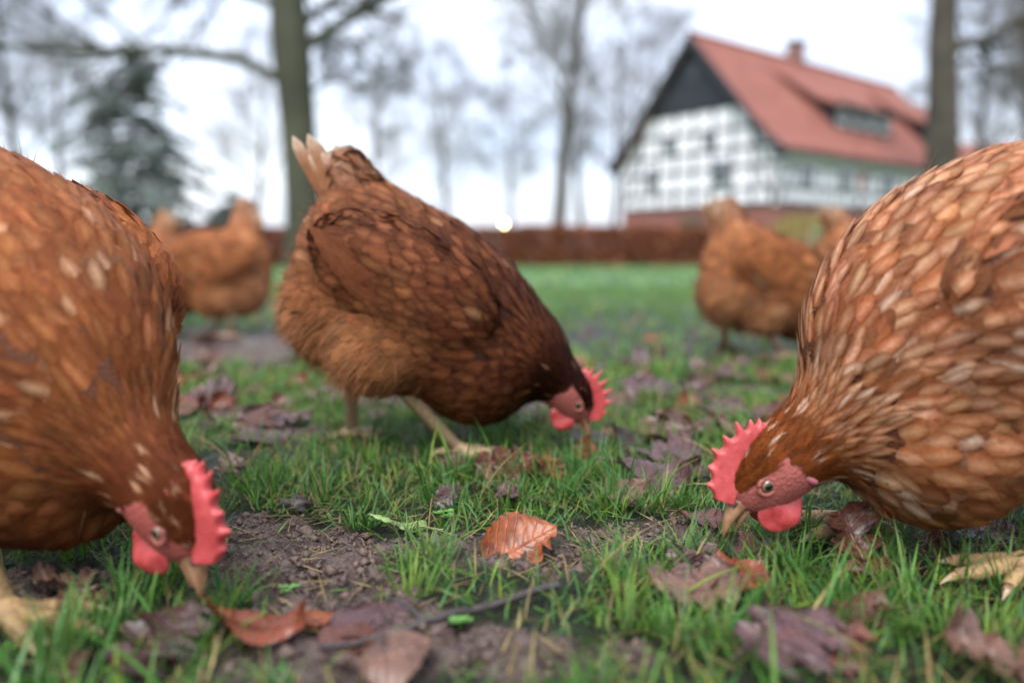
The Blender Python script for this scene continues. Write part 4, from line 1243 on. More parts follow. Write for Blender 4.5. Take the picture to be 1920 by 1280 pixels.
    for nm, lst in groups.items():
        VV = np.concatenate([a for a, _ in lst]); cc = np.concatenate([b for _, b in lst]); n_ = len(VV)
        fs = np.broadcast_to(np.array([-1, -.5, 0, .5, 1])[None, None, :], (n_, k, 5)).ravel()
        ft = (np.broadcast_to(T_ROWS[None, :, None], (n_, k, 5)) + rng.random((n_, 1, 1))).ravel()
        o = link(nm, mk(nm, VV.reshape(-1, 3), [feather_faces(n_, k)], True, {'Col': cc.reshape(-1, 3), 'fs': fs, 'ft': ft}), M_feather, root)
        tag(o, kind='stuff')
        # single barbs that fray the rims of the feathers
        if fine:
            nb_ = int(n_ * (8 if nm == 'hackle_plumage' else 16))
            fi = rng.integers(0, n_, nb_); rw = rng.integers(2, k - 1, nb_); fr_ = rng.random((nb_, 1)); sd3 = rng.choice([-1, 1], nb_); cs_ = np.where(rng.random(nb_) < .6, 2 + sd3, 2)
            p0 = VV[fi, rw, cs_] * (1 - fr_) + VV[fi, rw + 1, cs_] * fr_
            al = VV[fi, rw, 2] - VV[fi, rw - 1, 2]; al /= np.linalg.norm(al, axis=1, keepdims=True) + 1e-9
            ou = VV[fi, rw, 2 + 2 * sd3] - VV[fi, rw, 2]; ou /= np.linalg.norm(ou, axis=1, keepdims=True) + 1e-9
            nr = np.cross(ou, al) * -sd3[:, None]; gg = shape.grad(p0); nr = gg
            dv = al * rng.uniform(.8, 1.1, (nb_, 1)) + ou * rng.uniform(.1, .6, (nb_, 1)) + nr * rng.uniform(-.02, .12, (nb_, 1)); dv /= np.linalg.norm(dv, axis=1, keepdims=True)
            Lb = rng.uniform(.004, .0085, (nb_, 1)) * (.7 if nm == 'hackle_plumage' else 1); wv_ = np.cross(dv, nr) * .00016
            rows = []
            for t in (0, 1.0):
                c_ = p0 + nr * .0003 + dv * Lb * t - nr * (.06 * Lb * t * t); rows += [c_ - wv_ * (1.1 - t), c_ + wv_ * (1.1 - t)]
            VB = np.stack(rows, 1); ib = np.arange(nb_ * 4).reshape(nb_, 2, 2)
            QB = np.stack([ib[:, :-1, 0], ib[:, :-1, 1], ib[:, 1:, 1], ib[:, 1:, 0]], -1).reshape(-1, 4)
            cb = np.repeat(np.clip(cc[fi, rw, 2] * .6 + cc[fi, rw, 0] * .4, 0, 1) * rng.uniform(.7, 1.35, (nb_, 1)), 4, 0)
            o = link('barbs', mk('barbs', VB.reshape(-1, 3), [QB], True, {'Col': cb, 'fs': np.zeros(len(cb)), 'ft': np.zeros(len(cb))}), M_feather, root); tag(o, kind='stuff')
    # ---- loose down: fine strands standing off the rump, thighs and the feather edges
    ns_ = 5500 if fine else 2000
    sel = rng.choice(len(P), ns_, p=(0.01 + wr[:, 0] ** 2 + 0.3 * wt_[:, 0]) / (0.01 + wr[:, 0] ** 2 + 0.3 * wt_[:, 0]).sum())
    ok = ~isneck[sel]; sel = sel[ok]; ns_ = len(sel)
    Pp = P[sel] + rng.normal(0, .006, (ns_, 3)); g = shape.grad(Pp); Pp -= g * (shape.plum(Pp) - .003)[:, None]
    d = F[sel] + rng.normal(0, .35, (ns_, 3)) + g * rng.uniform(.05, .45, (ns_, 1)); d /= np.linalg.norm(d, axis=1, keepdims=True)
    Ls = rng.uniform(.012, .026, (ns_, 1)); sd_ = np.cross(d, g); sd_ /= np.linalg.norm(sd_, axis=1, keepdims=True) + 1e-9
    rows = []
    for t in (0, .4, .75, 1.0):
        c_ = Pp + d * Ls * t + np.array([0, 0, -1]) * (.18 * Ls * t * t)
        rows += [c_ - sd_ * .0004 * (1.1 - t), c_ + sd_ * .0004 * (1.1 - t)]
    VV = np.stack(rows, 1); id_ = np.arange(ns_ * 8).reshape(ns_, 4, 2)
    QQ = np.stack([id_[:, :-1, 0], id_[:, :-1, 1], id_[:, 1:, 1], id_[:, 1:, 0]], -1).reshape(-1, 4)
    cc = np.repeat(mid[sel] * .6 + base[sel] * .4, 8, 0)
    o = link('down', mk('down', VV.reshape(-1, 3), [QQ], True, {'Col': cc, 'fs': np.zeros(len(cc)), 'ft': np.zeros(len(cc))}), M_feather, root); tag(o, kind='stuff')

    # ---- flight feathers along the lower edge of each folded wing, tail feathers
    Tn = np.linspace(0, 1, 9)
    def long_feather(name, p0, d, nrm, L, W, bend, cols, par):
        d = d / np.linalg.norm(d); nrm = nrm - d * nrm.dot(d); nrm /= np.linalg.norm(nrm); s_ = np.cross(nrm, d)
        wv = W * .5 * np.interp(Tn, [0, .15, .7, .9, 1], [.45, .8, 1, .75, .1])
        C = p0 + d[None] * (L * Tn)[:, None] + nrm[None] * (bend * L * Tn ** 2)[:, None]
        VV = np.stack([C + s_ * (wv * q_)[:, None] - nrm * (wv * .25 * q_ * q_)[:, None] for q_ in (-1, -.5, 0, .5, 1)], 1)
        b_, m_, e_ = (np.array(c_) for c_ in cols)
        t = Tn[:, None, None]; cc = b_ * (1 - t) + m_ * t; cc = cc * np.ones((9, 5, 1)); tip = np.clip((Tn - .6) / .4, 0, 1)[:, None, None] ** 1.5 * .8
        cc = cc * (1 - tip) + e_ * tip
        fs = np.broadcast_to(np.array([-1, -.5, 0, .5, 1])[None], (9, 5)).ravel(); ft = np.broadcast_to(Tn[:, None] * 2, (9, 5)).ravel()
        return link(name, mk(name, VV.reshape(-1, 3), [feather_faces(1, 9)], True, {'Col': cc.reshape(-1, 3), 'fs': fs, 'ft': ft}), M_feather, par)
    wi = names.index('wing'); wc, wR, wrad = shape.prims[wi][1]
    for side in (1, -1):
        for j in range(5):
            t = j / 4
            p0 = wc + wR @ np.array([.025 - .055 * t, wrad[1] * 0.6, -.040 + .030 * t])
            d = (wR @ np.array([-1, 0.0, .10 + .05 * t])) * np.array([1, side, 1]); p0 = p0 * np.array([1, side, 1])
            VV = drape(shape, p0[None], d[None], np.array([rng.uniform(.085, .098)]), np.array([.017]), np.array([.0045 + .0008 * j]), PROF['round'], rng, 0, .0005)
            cw = [np.array(pal['body'][2]) * rng.uniform(.7, 1.0), np.array(pal['body'][2]) * rng.uniform(.9, 1.2) + np.array(pal['body'][1]) * .12, np.array(pal['body'][2]) * .5 + np.array(pal['body'][1]) * rng.uniform(.3, .5)]
            cc = feather_cols(1, cw[0][None], cw[1][None], cw[2][None], rng)
            fs = np.broadcast_to(np.array([-1, -.5, 0, .5, 1])[None], (len(T_ROWS), 5)).ravel(); ft = np.broadcast_to(T_ROWS[:, None] * 2, (len(T_ROWS), 5)).ravel()
            link('flight_feather', mk('flight_feather', VV.reshape(-1, 3), [feather_faces(1, len(T_ROWS))], True, {'Col': cc.reshape(-1, 3), 'fs': fs, 'ft': ft}), M_feather, root)
    tp_i = names.index('tail'); ta, tb = shape.prims[tp_i][1][0], shape.prims[tp_i][1][1]
    td = (tb - ta) / np.linalg.norm(tb - ta)
    for side in (1, -1):
        for j in range(6):
            t = j / 5
            p0 = ta + td * .045 + np.array([-.035 + .03 * t, side * (.012 + .006 * (1 - t)), 0])
            d = td + np.array([-.16 + .22 * t, side * (.02 + .05 * (1 - t)), 0])
            long_feather('tail_feather', p0, d, np.array([.35, side, 0.0]), rng.uniform(.062, .092), .017, -.04, [np.array(pal['tail'][0]) * rng.uniform(.7, 1.1), np.array(pal['tail'][1]), np.array(pal['tailtip']) * rng.uniform(.8, 1.1)], root)

    # ---- head furniture in the head frame (f forward, u up, y left)
    Hc, f, u = shape.Hc, shape.f, shape.u; yv = np.array([0, 1.0, 0])
    def H(a, y_, b): return Hc + hs * (np.outer(np.atleast_1d(a), f) + np.outer(np.atleast_1d(y_), yv) + np.outer(np.atleast_1d(b), u))
    # comb
    nS, nV = 64, 9
    s = np.linspace(0, 1, nS); v = np.linspace(0, 1, nV)
    spk = np.array([.10, .23, .36, .49, .62, .74, .84]); hgt = np.array([.004, .008, .0105, .0115, .0105, .008, .004]) * rng.uniform(.55, 1.2, 7)
    tooth = sum(hh * np.exp(-((s - c_) / .025) ** 2) for c_, hh in zip(spk, hgt))
    body_h = .0165 * np.clip(np.sin(math.pi * np.clip(s * .86 + .10, 0, 1)), 0, 1) ** .55
    Hh = body_h + tooth
    fan = np.radians(np.interp(s, [0, 1], [34, -62]))
    fb = np.interp(s, [0, .5, 1], [.030, .006, -.020]); ub = np.interp(s, [0, .3, .6, 1], [.009, .017, .020, .0215])
    VV = []
    for side in (1, -1):
        for i in range(nS):
            dd = np.array([math.sin(fan[i]), math.cos(fan[i])])
            wob = .0022 * math.sin(s[i] * 9 + seed)
            hw = (.0046 * (1 - v) ** .8 + .0018 * np.sqrt(np.clip(1 - v ** 3, 0, 1)) + .0002) * (1 if True else 0)
            hv = body_h[i] * np.clip(v / .62, 0, 1) + tooth[i] * np.clip((v - .62) / .38, 0, 1)
            a = fb[i] + dd[0] * hv; b = ub[i] - .004 * (1 - v) + dd[1] * hv
            VV.append(H(a, side * hw + wob * v, b))
    VV = np.array(VV).reshape(2, nS, nV, 3)
    id_ = np.arange(2 * nS * nV).reshape(2, nS, nV)
    qs = []
    for sd2 in (0, 1):
        g = id_[sd2]; qd = np.stack([g[:-1, :-1], g[1:, :-1], g[1:, 1:], g[:-1, 1:]], -1).reshape(-1, 4)
        qs.append(qd if sd2 else qd[:, ::-1])
    top = np.stack([id_[0, :-1, -1], id_[1, :-1, -1], id_[1, 1:, -1], id_[0, 1:, -1]], -1)
    e0 = np.stack([id_[0, 0, :-1], id_[1, 0, :-1], id_[1, 0, 1:], id_[0, 0, 1:]], -1); e1 = np.stack([id_[1, -1, :-1], id_[0, -1, :-1], id_[0, -1, 1:], id_[1, -1, 1:]], -1)
    o = link('comb', mk('comb', VV.reshape(-1, 3), [np.concatenate(qs + [top, e0, e1])], True), M_comb, root)
    sm = o.modifiers.new('round', 'SUBSURF'); sm.levels = 1; sm.render_levels = 1
    # wattles and ear lobes, eyes with a ring of bare skin
    DD, QQ = sphere_grid(14, 18)
    for side in (1, -1):
        x_, y_, z_ = DD[:, 0], DD[:, 1], DD[:, 2]
        VV = H(.011 + x_ * .0155 + z_ * .002, side * (.0095 + y_ * .0030 + .003 * np.clip(-z_, 0, 1) + .0012 * np.sin(x_ * 5 + seed)), -.0195 + z_ * (.0115 + .0025 * x_))
        link('wattle', mk('wattle', VV, [QQ], True), M_comb, root)
        VV = H(-.0150 + x_ * .0036 + z_ * .002, side * (.0192 + y_ * .0024 + .0008 * (1 - x_ * x_)), -.0085 + z_ * .0100)
        link('ear_lobe', mk('ear_lobe', VV, [QQ], True), M_lobe, root)
        ex = np.array([.006, side * .0168, .0035])
        VV = H(ex[0] + x_ * .0052, ex[1] + side * y_ * .0036, ex[2] + z_ * .0044)
        ring = np.sqrt(x_ ** 2 + z_ ** 2) * np.where(y_ > 0, 1, 2)
        link('eye', mk('eye', VV, [QQ if side < 0 else QQ[:, ::-1]], True, {'ring': ring}), M_eye, root)
        th = np.linspace(0, 2 * math.pi, 21)
        pth = H(ex[0] + .0064 * np.cos(th), np.full(21, ex[1] + side * .0008), ex[2] + .0052 * np.sin(th))
        Vt, Qt = tubes(pth[None], np.full((1, 21), .0016 * hs), 7)
        link('eyelid', mk('eyelid', Vt, [Qt], True), bpy.data.materials.get('bare_face_skin') or m_flesh('bare_face_skin', (.26, .07, .055), (.38, .13, .105), .15), root)
        # small tuft of bristles over the ear
        m_ = 40
        pc = H(rng.uniform(-.017, -.009, m_), side * np.full(m_, .0185), rng.uniform(-.004, .006, m_)).reshape(-1, 3)
        dv = np.tile(-f * .9 + yv * side * .35 - u * .15, (m_, 1)) + rng.normal(0, .2, (m_, 3))
        Pt = pc[:, None, :] + dv[:, None, :] * (np.linspace(0, 1, 4)[None, :, None] * rng.uniform(.005, .009, (m_, 1, 1)))
        Vt, Qt = tubes(Pt, np.tile(np.array([.0011, .0010, .0007, .0002]), (m_, 1)), 4)
        o = link('ear_tuft', mk('ear_tuft', Vt, [Qt], True, {'Col': np.tile(np.array([[.13, .075, .03]]), (len(Vt), 1)), 'fs': np.zeros(len(Vt)), 'ft': np.zeros(len(Vt))}), M_feather, root); tag(o, kind='stuff')
    # beak: upper and lower mandible
    def mandible(name, a0, L, up, hw0, hh0, droop, b0):
        t = np.linspace(0, 1, 10); th = np.arange(14) * 2 * math.pi / 14
        VV = []
        for ti in t:
            w_ = hw0 * (1 - ti) ** .7 + .0005; h_ = hh0 * (1 - ti) ** .75 + .0006
            VV.append(H(np.full(14, a0 + L * ti), w_ * np.cos(th), b0 + h_ * np.sin(th) * np.where(np.sin(th) > 0, 1.0, .55) - droop * ti ** 2.2))
        VV = np.array(VV); id_ = np.arange(140).reshape(10, 14)
        QQ_ = np.stack([id_[:-1], np.roll(id_, -1, 1)[:-1], np.roll(id_, -1, 1)[1:], id_[1:]], -1).reshape(-1, 4)
        VV = np.concatenate([VV.reshape(-1, 3), H(a0 + L * 1.02, 0, b0 - droop * 1.05)])
        cap = np.array([[130 + i, 130 + (i + 1) % 14, 140] for i in range(14)])
        return link(name, mk(name, VV, [QQ_, cap], True), M_horn, root)
    bk = mandible('beak', .021, .0285, 1, .0082, .0088, .0085, .000)
    lo_ = mandible('lower_beak', .020, .021, -1, .0066, .0042, .0050, -.0062)
    for side in (1, -1):
        VV = H(.0285 + DD[:, 0] * .0024, side * (.0058 + DD[:, 1] * .0010), .0042 + DD[:, 2] * .0010)
        link('nostril', mk('nostril', VV, [QQ], True), M_black, root)
    # overlapping horny scutes round the shanks and toes
    for a_, b_, ra, rb in shape.leg_prims:
        if ra > .012: continue
        Ls_ = np.linalg.norm(b_ - a_); ns3 = max(3, int(Ls_ / .0042))
        tt = np.repeat((np.arange(ns3)) / ns3, 2) + np.tile([0, .96 / ns3], ns3)
        rr3 = (ra + (rb - ra) * tt) * np.tile([1.03, 1.15], ns3)
        Vt, Qt = tubes((a_ + (b_ - a_) * tt[:, None])[None], rr3[None], 12)
        cl_ = np.array(pal['leg']) * (1 + .25 * (fbm(Vt[:, 0] * 160, Vt[:, 1] * 160 + Vt[:, 2] * 120, 2, 8) - .5))[:, None]
        dr_ = np.clip((.045 - Vt[:, 2]) / .04, 0, 1) * np.clip((fbm(Vt[:, 0] * 70 + 5, Vt[:, 1] * 70 + Vt[:, 2] * 50, 3, 6) - .45) * 5, 0, 1) * .75
        cl_ = cl_ * (1 - dr_[:, None]) + np.array([.085, .06, .048]) * dr_[:, None]
        o = link('leg_scales', mk('leg_scales', Vt, [Qt], True, {'Col': cl_}), M_body, root)
    # claws
    for e_, d_ in shape.toes:
        t = np.linspace(0, 1, 5)[:, None]
        Pt = e_ + d_ * (-.003 + .015 * t) + np.array([0, 0, 1]) * (.0015 * t - .006 * t * t)
        Vt, Qt = tubes(Pt[None], np.array([[.0036, .0032, .0024, .0014, .0003]]), 8)
        link('claw', mk('claw', Vt, [Qt], True), M_claw, root)
    return root

PAL_MID = dict(under=(.07, .03, .018), skin=(.32, .095, .08), leg=(.48, .34, .20), palecol=(.40, .24, .13), pale=.03,
    body=[(.045, .016, .010), (.28, .125, .062), (.125, .045, .023)], neck=[(.018, .005, .003), (.065, .018, .008), (.022, .006, .004)],
    rump=[(.24, .098, .043), (.36, .165, .075), (.42, .205, .098)], tail=[(.26, .11, .05), (.34, .16, .08), (.40, .21, .11)],
    breast=[(.085, .031, .016), (.22, .090, .042), (.14, .053, .025)], head=(.022, .007, .004), tailtip=(.72, .58, .45), jit=.17)
PAL_R = dict(under=(.10, .04, .02), skin=(.35, .10, .085), leg=(.38, .25, .12), palecol=(.74, .60, .46), pale=.09,
    body=[(.12, .038, .017), (.52, .30, .18), (.215, .068, .028)], neck=[(.24, .072, .019), (.92, .72, .50), (.36, .125, .038)],
    rump=[(.26, .11, .045), (.38, .19, .085), (.40, .2, .1)], tail=[(.28, .12, .05), (.4, .2, .1), (.45, .25, .14)],
    breast=[(.10, .034, .014), (.30, .135, .056), (.18, .062, .024)], head=(.15, .048, .016), tailtip=(.7, .55, .4), jit=.18, var=.32)
PAL_L = dict(under=(.09, .035, .018), skin=(.32, .08, .065), leg=(.34, .22, .10), palecol=(.66, .45, .28), pale=.08,
    body=[(.15, .055, .027), (.33, .15, .070), (.22, .082, .036)], neck=[(.18, .062, .024), (.42, .21, .10), (.20, .068, .025)],
    rump=[(.26, .11, .045), (.36, .18, .08), (.38, .19, .09)], tail=[(.28, .12, .05), (.4, .2, .1), (.45, .25, .14)],
    breast=[(.05, .016, .008), (.085, .03, .013), (.07, .024, .010)], head=(.10, .032, .014), tailtip=(.7, .55, .4), jit=.15)  # breast colours darkened to paint in the deep shade under this hen
PAL_F = dict(under=(0.113, 0.049, 0.028), skin=(0.300, 0.079, 0.071), leg=(0.421, 0.276, 0.194), palecol=(0.468, 0.314, 0.194), pale=.05,
    body=[(0.187, 0.073, 0.032), (0.253, 0.108, 0.049), (0.262, 0.113, 0.052)], neck=[(0.187, 0.068, 0.028), (0.281, 0.118, 0.054), (0.206, 0.079, 0.032)],
    rump=[(0.244, 0.108, 0.050), (0.318, 0.152, 0.076), (0.355, 0.178, 0.092)], tail=[(0.262, 0.118, 0.056), (0.347, 0.178, 0.092), (0.421, 0.246, 0.151)],
    breast=[(0.160, 0.064, 0.029), (0.206, 0.089, 0.041), (0.206, 0.089, 0.043)], head=(0.113, 0.040, 0.019), tailtip=(0.618, 0.473, 0.346), jit=.2)

hen('dark brown hen in the middle pecking, with pale-tipped upright tail', (-.143, 1.044), math.radians(-3), PAL_MID,
    HenShape(legs=[(-.085, .052, .15), (.075, -.040, -.1)]), 5)
hen('light chestnut hen on the right with cream-flecked neck pecking leftwards', (.450, .678), math.radians(180 + 5), PAL_R,
    HenShape(pitch=math.radians(13), neck_r=.92, neck_off=(-.020, -.012), low_breast=(.085, .106), legs=[(.035, .052, .1), (.115, -.050, -.25)], head_pitch=-46, head=(.220, .070)), 8, scale=1.07)
hen('blurred chestnut hen at the left edge, head down nearest the camera', (-.450, .672), math.radians(-28), PAL_L,
    HenShape(pitch=math.radians(7), neck_r=.85, neck_off=(-.020, -.010), low_breast=(.085, .103), legs=[(-.03, .055, .1), (.145, -.075, .3)], head=(.222, .068)), 13, scale=1.05)
hen('brown hen standing back left, tail up, behind the near left hen', (-.93, 2.5), math.radians(186), PAL_F,
    HenShape(pitch=math.radians(24), legs=[(-.05, .05, 0), (.03, -.05, 0)], drop=.028, head=(.255, .085), tail_tip=(-.05, .41)), 21, fine=False, scale=1.08)
hen('brown hen walking away in the back right, before the farmhouse', (.63, 2.02), math.radians(12), PAL_F,
    HenShape(pitch=math.radians(11), legs=[(-.06, .055, 0), (.03, -.055, 0)], drop=.028, head=(.245, .08), tail_tip=(-.070, .378)), 34, fine=False, scale=1.06)
hen('pale-tailed hen farthest back, mostly hidden by the right hen', (1.15, 2.62), math.radians(12), PAL_F,
    HenShape(pitch=math.radians(10), legs=[(-.06, .055, 0), (.03, -.055, 0)], drop=.028, head=(.235, .08)), 41, fine=False, scale=1.12)
hen('brown hen at the far left, tail just showing above the others', (-1.40, 3.05), math.radians(175), PAL_F,
    HenShape(pitch=math.radians(14), legs=[(-.05, .05, 0), (.04, -.05, 0)], drop=.028, head=(.24, .08), tail_tip=(-.05, .40)), 52, fine=False, scale=1.08)
#LEAVES#
# ------------------------------------------------------------------ fallen leaves, twigs, soil crumbs, small plants
def m_fallen():
    n = N('fallen_leaf_skin')
    oi = n.new('ShaderNodeObjectInfo'); s, t = n.attr('fs'), n.attr('ft')
    ab = n.new('ShaderNodeMath', operation='ABSOLUTE'); n.ln(s.outputs['Fac'], ab.inputs[0])
    m1 = n.new('ShaderNodeMath', operation='MULTIPLY_ADD'); n.ln(ab.outputs[0], m1.inputs[0]); m1.inputs[1].default_value = -0.22; n.ln(t.outputs['Fac'], m1.inputs[2])
    m2 = n.new('ShaderNodeMath', operation='MULTIPLY'); n.ln(m1.outputs[0], m2.inputs[0]); m2.inputs[1].default_value = 50.0
    sn = n.new('ShaderNodeMath', operation='SINE'); n.ln(m2.outputs[0], sn.inputs[0])
    vein = n.ramp(sn.outputs[0], [(0.80, (0, 0, 0)), (1.0, (1, 1, 1))])
    midr = n.ramp(ab.outputs[0], [(0.0, (1, 1, 1)), (0.05, (0, 0, 0))])
    vn = n.mix(1.0, vein.outputs['Color'], midr.outputs['Color'], 'LIGHTEN')
    pos = n.new('ShaderNodeNewGeometry').outputs['Position']
    n1 = n.noise(55, 6, 0.65, pos); n2 = n.noise(330, 4, 0.6, pos)
    blot = n.ramp(n1.outputs['Fac'], [(0.33, (0.28, 0.25, 0.27)), (0.47, (0.9, 0.9, 0.9)), (0.72, (1.35, 1.3, 1.2))])
    c = n.mix(1.0, oi.outputs['Color'], blot.outputs['Color'], 'MULTIPLY')
    light = n.mix(1.0, c, (1.5, 1.4, 1.25), 'MULTIPLY')
    c = n.mix(vn, c, light)
    sp = n.ramp(n2.outputs['Fac'], [(0.28, (0.35,) * 3), (0.38, (1,) * 3)])
    c = n.mix(1.0, c, sp.outputs['Color'], 'MULTIPLY')
    hgt = n.new('ShaderNodeMath', operation='MULTIPLY_ADD'); n.ln(vn, hgt.inputs[0]); hgt.inputs[1].default_value = 0.8; n.ln(n1.outputs['Fac'], hgt.inputs[2])
    rg = n.ramp(n1.outputs['Fac'], [(0.3, (0.15,) * 3), (0.7, (0.36,) * 3)])
    return n.done_thin(n.bsdf(c, rg.outputs['Color'], n.bump(hgt.outputs[0], 0.6, 0.0015), 0.5), c, 0.15)
M_leaf = m_fallen()

def leaf_mesh(kind, seed, curl=0.25, fold=0.2, torn=0.0):
    """unit-length leaf in the x-y plane, stem at the origin, tip at x=1"""
    rng = np.random.default_rng(seed)
    nu, nv = (46, 9)
    t = np.linspace(0, 1, nu); s = np.linspace(-1, 1, nv)
    env = np.sin(math.pi * np.clip(t, 0, 1) ** 0.85) ** 0.75
    if kind == 'beech':
        hw = [0.40 * env * (1 + 0.045 * np.sign(np.sin(t * 62 + p)) * (0.5 + 0.5 * np.abs(np.sin(t * 62 + p)))) for p in (0, 1.5)]
        slant = 0.05
    elif kind == 'oak':
        hw = []
        for p in (0.0, 0.35):
            lob = np.abs(np.sin(t * math.pi * 4.0 + p)) ** 0.55
            hw.append((0.10 + 0.36 * lob * (0.55 + 0.45 * np.sin(math.pi * t ** 1.2))) * np.clip(env * 1.7, 0, 1) * (1 + 0.10 * np.sin(t * 85)))
        slant = 0.16
    else:
        hw = [(0.05 + 0.12 * t) * np.clip(env * 1.5, 0, 1) * (0.7 + 0.3 * np.abs(np.sin(t * 24 + p))) for p in (0, .7)]
        slant = -0.04
    if torn: hw[0] = hw[0] * (1 - torn * np.clip((t - 0.45) / 0.15, 0, 1) * (0.7 + 0.3 * np.sin(t * 40)))
    hw = [np.clip(h_ * (1 + 0.12 * (vnoise(t * 7, t * 0 + seed + i) - .5)), 0.004, 1) for i, h_ in enumerate(hw)]
    T, S = np.meshgrid(t, s, indexing='ij')
    W = np.where(S < 0, hw[0][:, None], hw[1][:, None]) * np.abs(S) * np.sign(S)
    X = T + slant * np.abs(S) * np.sin(math.pi * T) ; Y = W
    Z = fold * np.abs(W) + curl * ((T - 0.5) ** 2) * rng.choice([-1, 1, 1]) * 0.9
    Z += 0.22 * curl * (fbm(T * 3 + seed, S * 1.5 + seed, 3, seed) - 0.5) + 0.35 * curl * np.abs(S) ** 2.5 * np.sin(T * 5 + seed + S)
    Z += 0.012 * np.sin((T - 0.22 * np.abs(S)) * 50) * (1 - np.abs(S)) * np.minimum(1, np.abs(S) * 4)
    id_ = np.arange(nu * nv).reshape(nu, nv)
    Q = np.stack([id_[:-1, :-1], id_[1:, :-1], id_[1:, 1:], id_[:-1, 1:]], -1).reshape(-1, 4)
    V = np.stack([X, Y, Z - Z.min()], -1).reshape(-1, 3)
    # stem
    z0 = V.reshape(nu, nv, 3)[0, nv // 2, 2]
    P = np.stack([np.linspace(0.25, -0.28, 7), 0.03 * np.sin(np.linspace(0, 3, 7)), np.interp(np.linspace(0, 1, 7), [0, .47, 1], [V.reshape(nu, nv, 3)[11, nv // 2, 2], z0, max(0, z0 - .02)])], 1)
    Vs, Qs = tubes(P[None], np.array([[.006, .009, .011, .012, .012, .013, .016]]), 5)
    Va = np.concatenate([V, Vs]); fs = np.concatenate([S.ravel(), np.full(len(Vs), 0.5)]); ft = np.concatenate([T.ravel(), np.full(len(Vs), .1)])
    me = mk('fallen_leaf', Va, [Q, Qs + len(V)], True, {'fs': fs, 'ft': ft}); me.materials.append(M_leaf)
    return me
LM = {'b0': leaf_mesh('beech', 1, .20, .12), 'b1': leaf_mesh('beech', 2, .45, .35), 'b2': leaf_mesh('beech', 7, .3, -.15, .5),
      'o0': leaf_mesh('oak', 3, .25, .10), 'o1': leaf_mesh('oak', 4, .5, .25), 'o2': leaf_mesh('oak', 5, .35, -.2), 'orange': leaf_mesh('beech', 12, .26, .16, .62), 'd': leaf_mesh('dandelion', 9, .25, .1)}
BR = {'mauve': (.095, .05, .055), 'brown': (.10, .038, .028), 'dark': (.045, .022, .02), 'rust': (.17, .042, .018), 'orange': (.27, .075, .024), 'tan': (.14, .075, .055), 'red': (.16, .025, .02), 'green': (.22, .33, .12)}
def leaf(key, px, py, L, rz, tilt, col, label, group=None, name='fallen_leaf', z=0.004, roll=0.0, loc=None):
    x, y = at(px, py) if loc is None else loc
    o = bpy.data.objects.new(name, LM[key]); COL.objects.link(o)
    R = Matrix.Rotation(math.radians(tilt[1] if isinstance(tilt, tuple) else 0), 4, 'Y') @ Matrix.Identity(4)
    Rx = Matrix.Rotation(math.radians(tilt[0] if isinstance(tilt, tuple) else tilt), 4, 'X')   # tips the far edge up towards the camera
    M = Matrix.Translation((x, y, float(gz(x, y)) + z - .003)) @ Rx @ R @ Matrix.Rotation(math.radians(rz), 4, 'Z') @ Matrix.Diagonal((L, L, L, 1)) @ Matrix.Translation((-0.5, 0, 0))
    o.matrix_world = M
    c = BR[col] if isinstance(col, str) else col
    o.color = (*c, 1); tag(o, label, 'leaf', group)
    return o
leaf('orange', 975, 1048, .074, 28, 50, 'orange', 'wet orange beech leaf with torn edge on the bare soil, front centre', z=.010)
leaf('o0', 1250, 862, .085, 15, 14, 'mauve', 'pale mauve lobed leaf raised in the grass between middle and right hens', z=.012)
leaf('b1', 1222, 915, .085, -28, 16, 'mauve', 'long mauve leaf left of the right hen\'s comb', z=.012)
leaf('b1', 1300, 905, .05, 60, 20, 'dark', 'small dark folded leaf touching the right hen\'s comb', z=.01)
leaf('o1', 1600, 1055, .062, 100, 48, 'brown', 'dark purple-brown leaf standing upright in grass below the right hen', z=.026)
leaf('b0', 1395, 1040, .05, -40, 20, 'dark', 'dark narrow leaf beneath the right hen\'s beak', z=.008)
leaf('b0', 1600, 985, .06, 20, 14, 'mauve', 'shiny lilac leaf lying between the right hen\'s head and foot', z=.010)
leaf('o0', 1835, 1015, .06, -20, 12, 'mauve', 'grey-lilac leaf beneath the belly of the right hen', z=.010)
leaf('o0', 1300, 1130, .072, 190, 14, 'tan', 'large tan-brown lobed leaf half covered by grass, front right', z=.016)
leaf('b2', 1385, 1110, .05, 120, 22, 'rust', 'small rust-brown leaf resting against the large tan lobed leaf', z=.014)
leaf('o2', 1470, 1245, .070, 35, 12, 'mauve', 'large blurred mauve-brown leaf at the bottom edge, right of centre', z=.014)
leaf('o1', 1860, 1262, .06, 150, 24, 'tan', 'blurred pinkish-brown leaf in the bottom right corner', z=.014)
leaf('b1', 480, 1200, .075, -18, -12, 'rust', 'curled rust-red leaf standing on its edge, bottom left of centre', z=.010)
leaf('b0', 700, 1180, .062, 30, 10, 'mauve', 'flat greyish mauve leaf beside the dark twig', z=.008)
leaf('b2', 598, 1172, .036, 10, 10, 'orange', 'small bright orange leaf fragment between mauve leaf and curled leaf', z=.007)
leaf('b2', 735, 1268, .052, 200, 12, 'tan', 'blurred pinkish-tan leaf at the bottom edge below the twig', z=.010)
leaf('o2', 300, 1232, .065, 70, 18, 'dark', 'dark blue-grey leaf in grass below the left hen\'s foot', z=.010)
leaf('b0', 650, 1215, .045, 140, 14, 'brown', 'brown leaf tucked under the end of the twig', z=.008)
leaf('o1', 400, 765, .085, 20, 18, 'mauve', 'upright purple-grey leaf right of the left hen\'s neck', z=.012)
leaf('b0', 355, 775, .07, 120, 12, 'tan', 'pinkish leaf lying nearest to the left hen\'s neck', z=.010)
leaf('b0', 490, 832, .085, 5, 10, 'mauve', 'flat lilac leaf between the left hen and the middle hen\'s foot', z=.010)
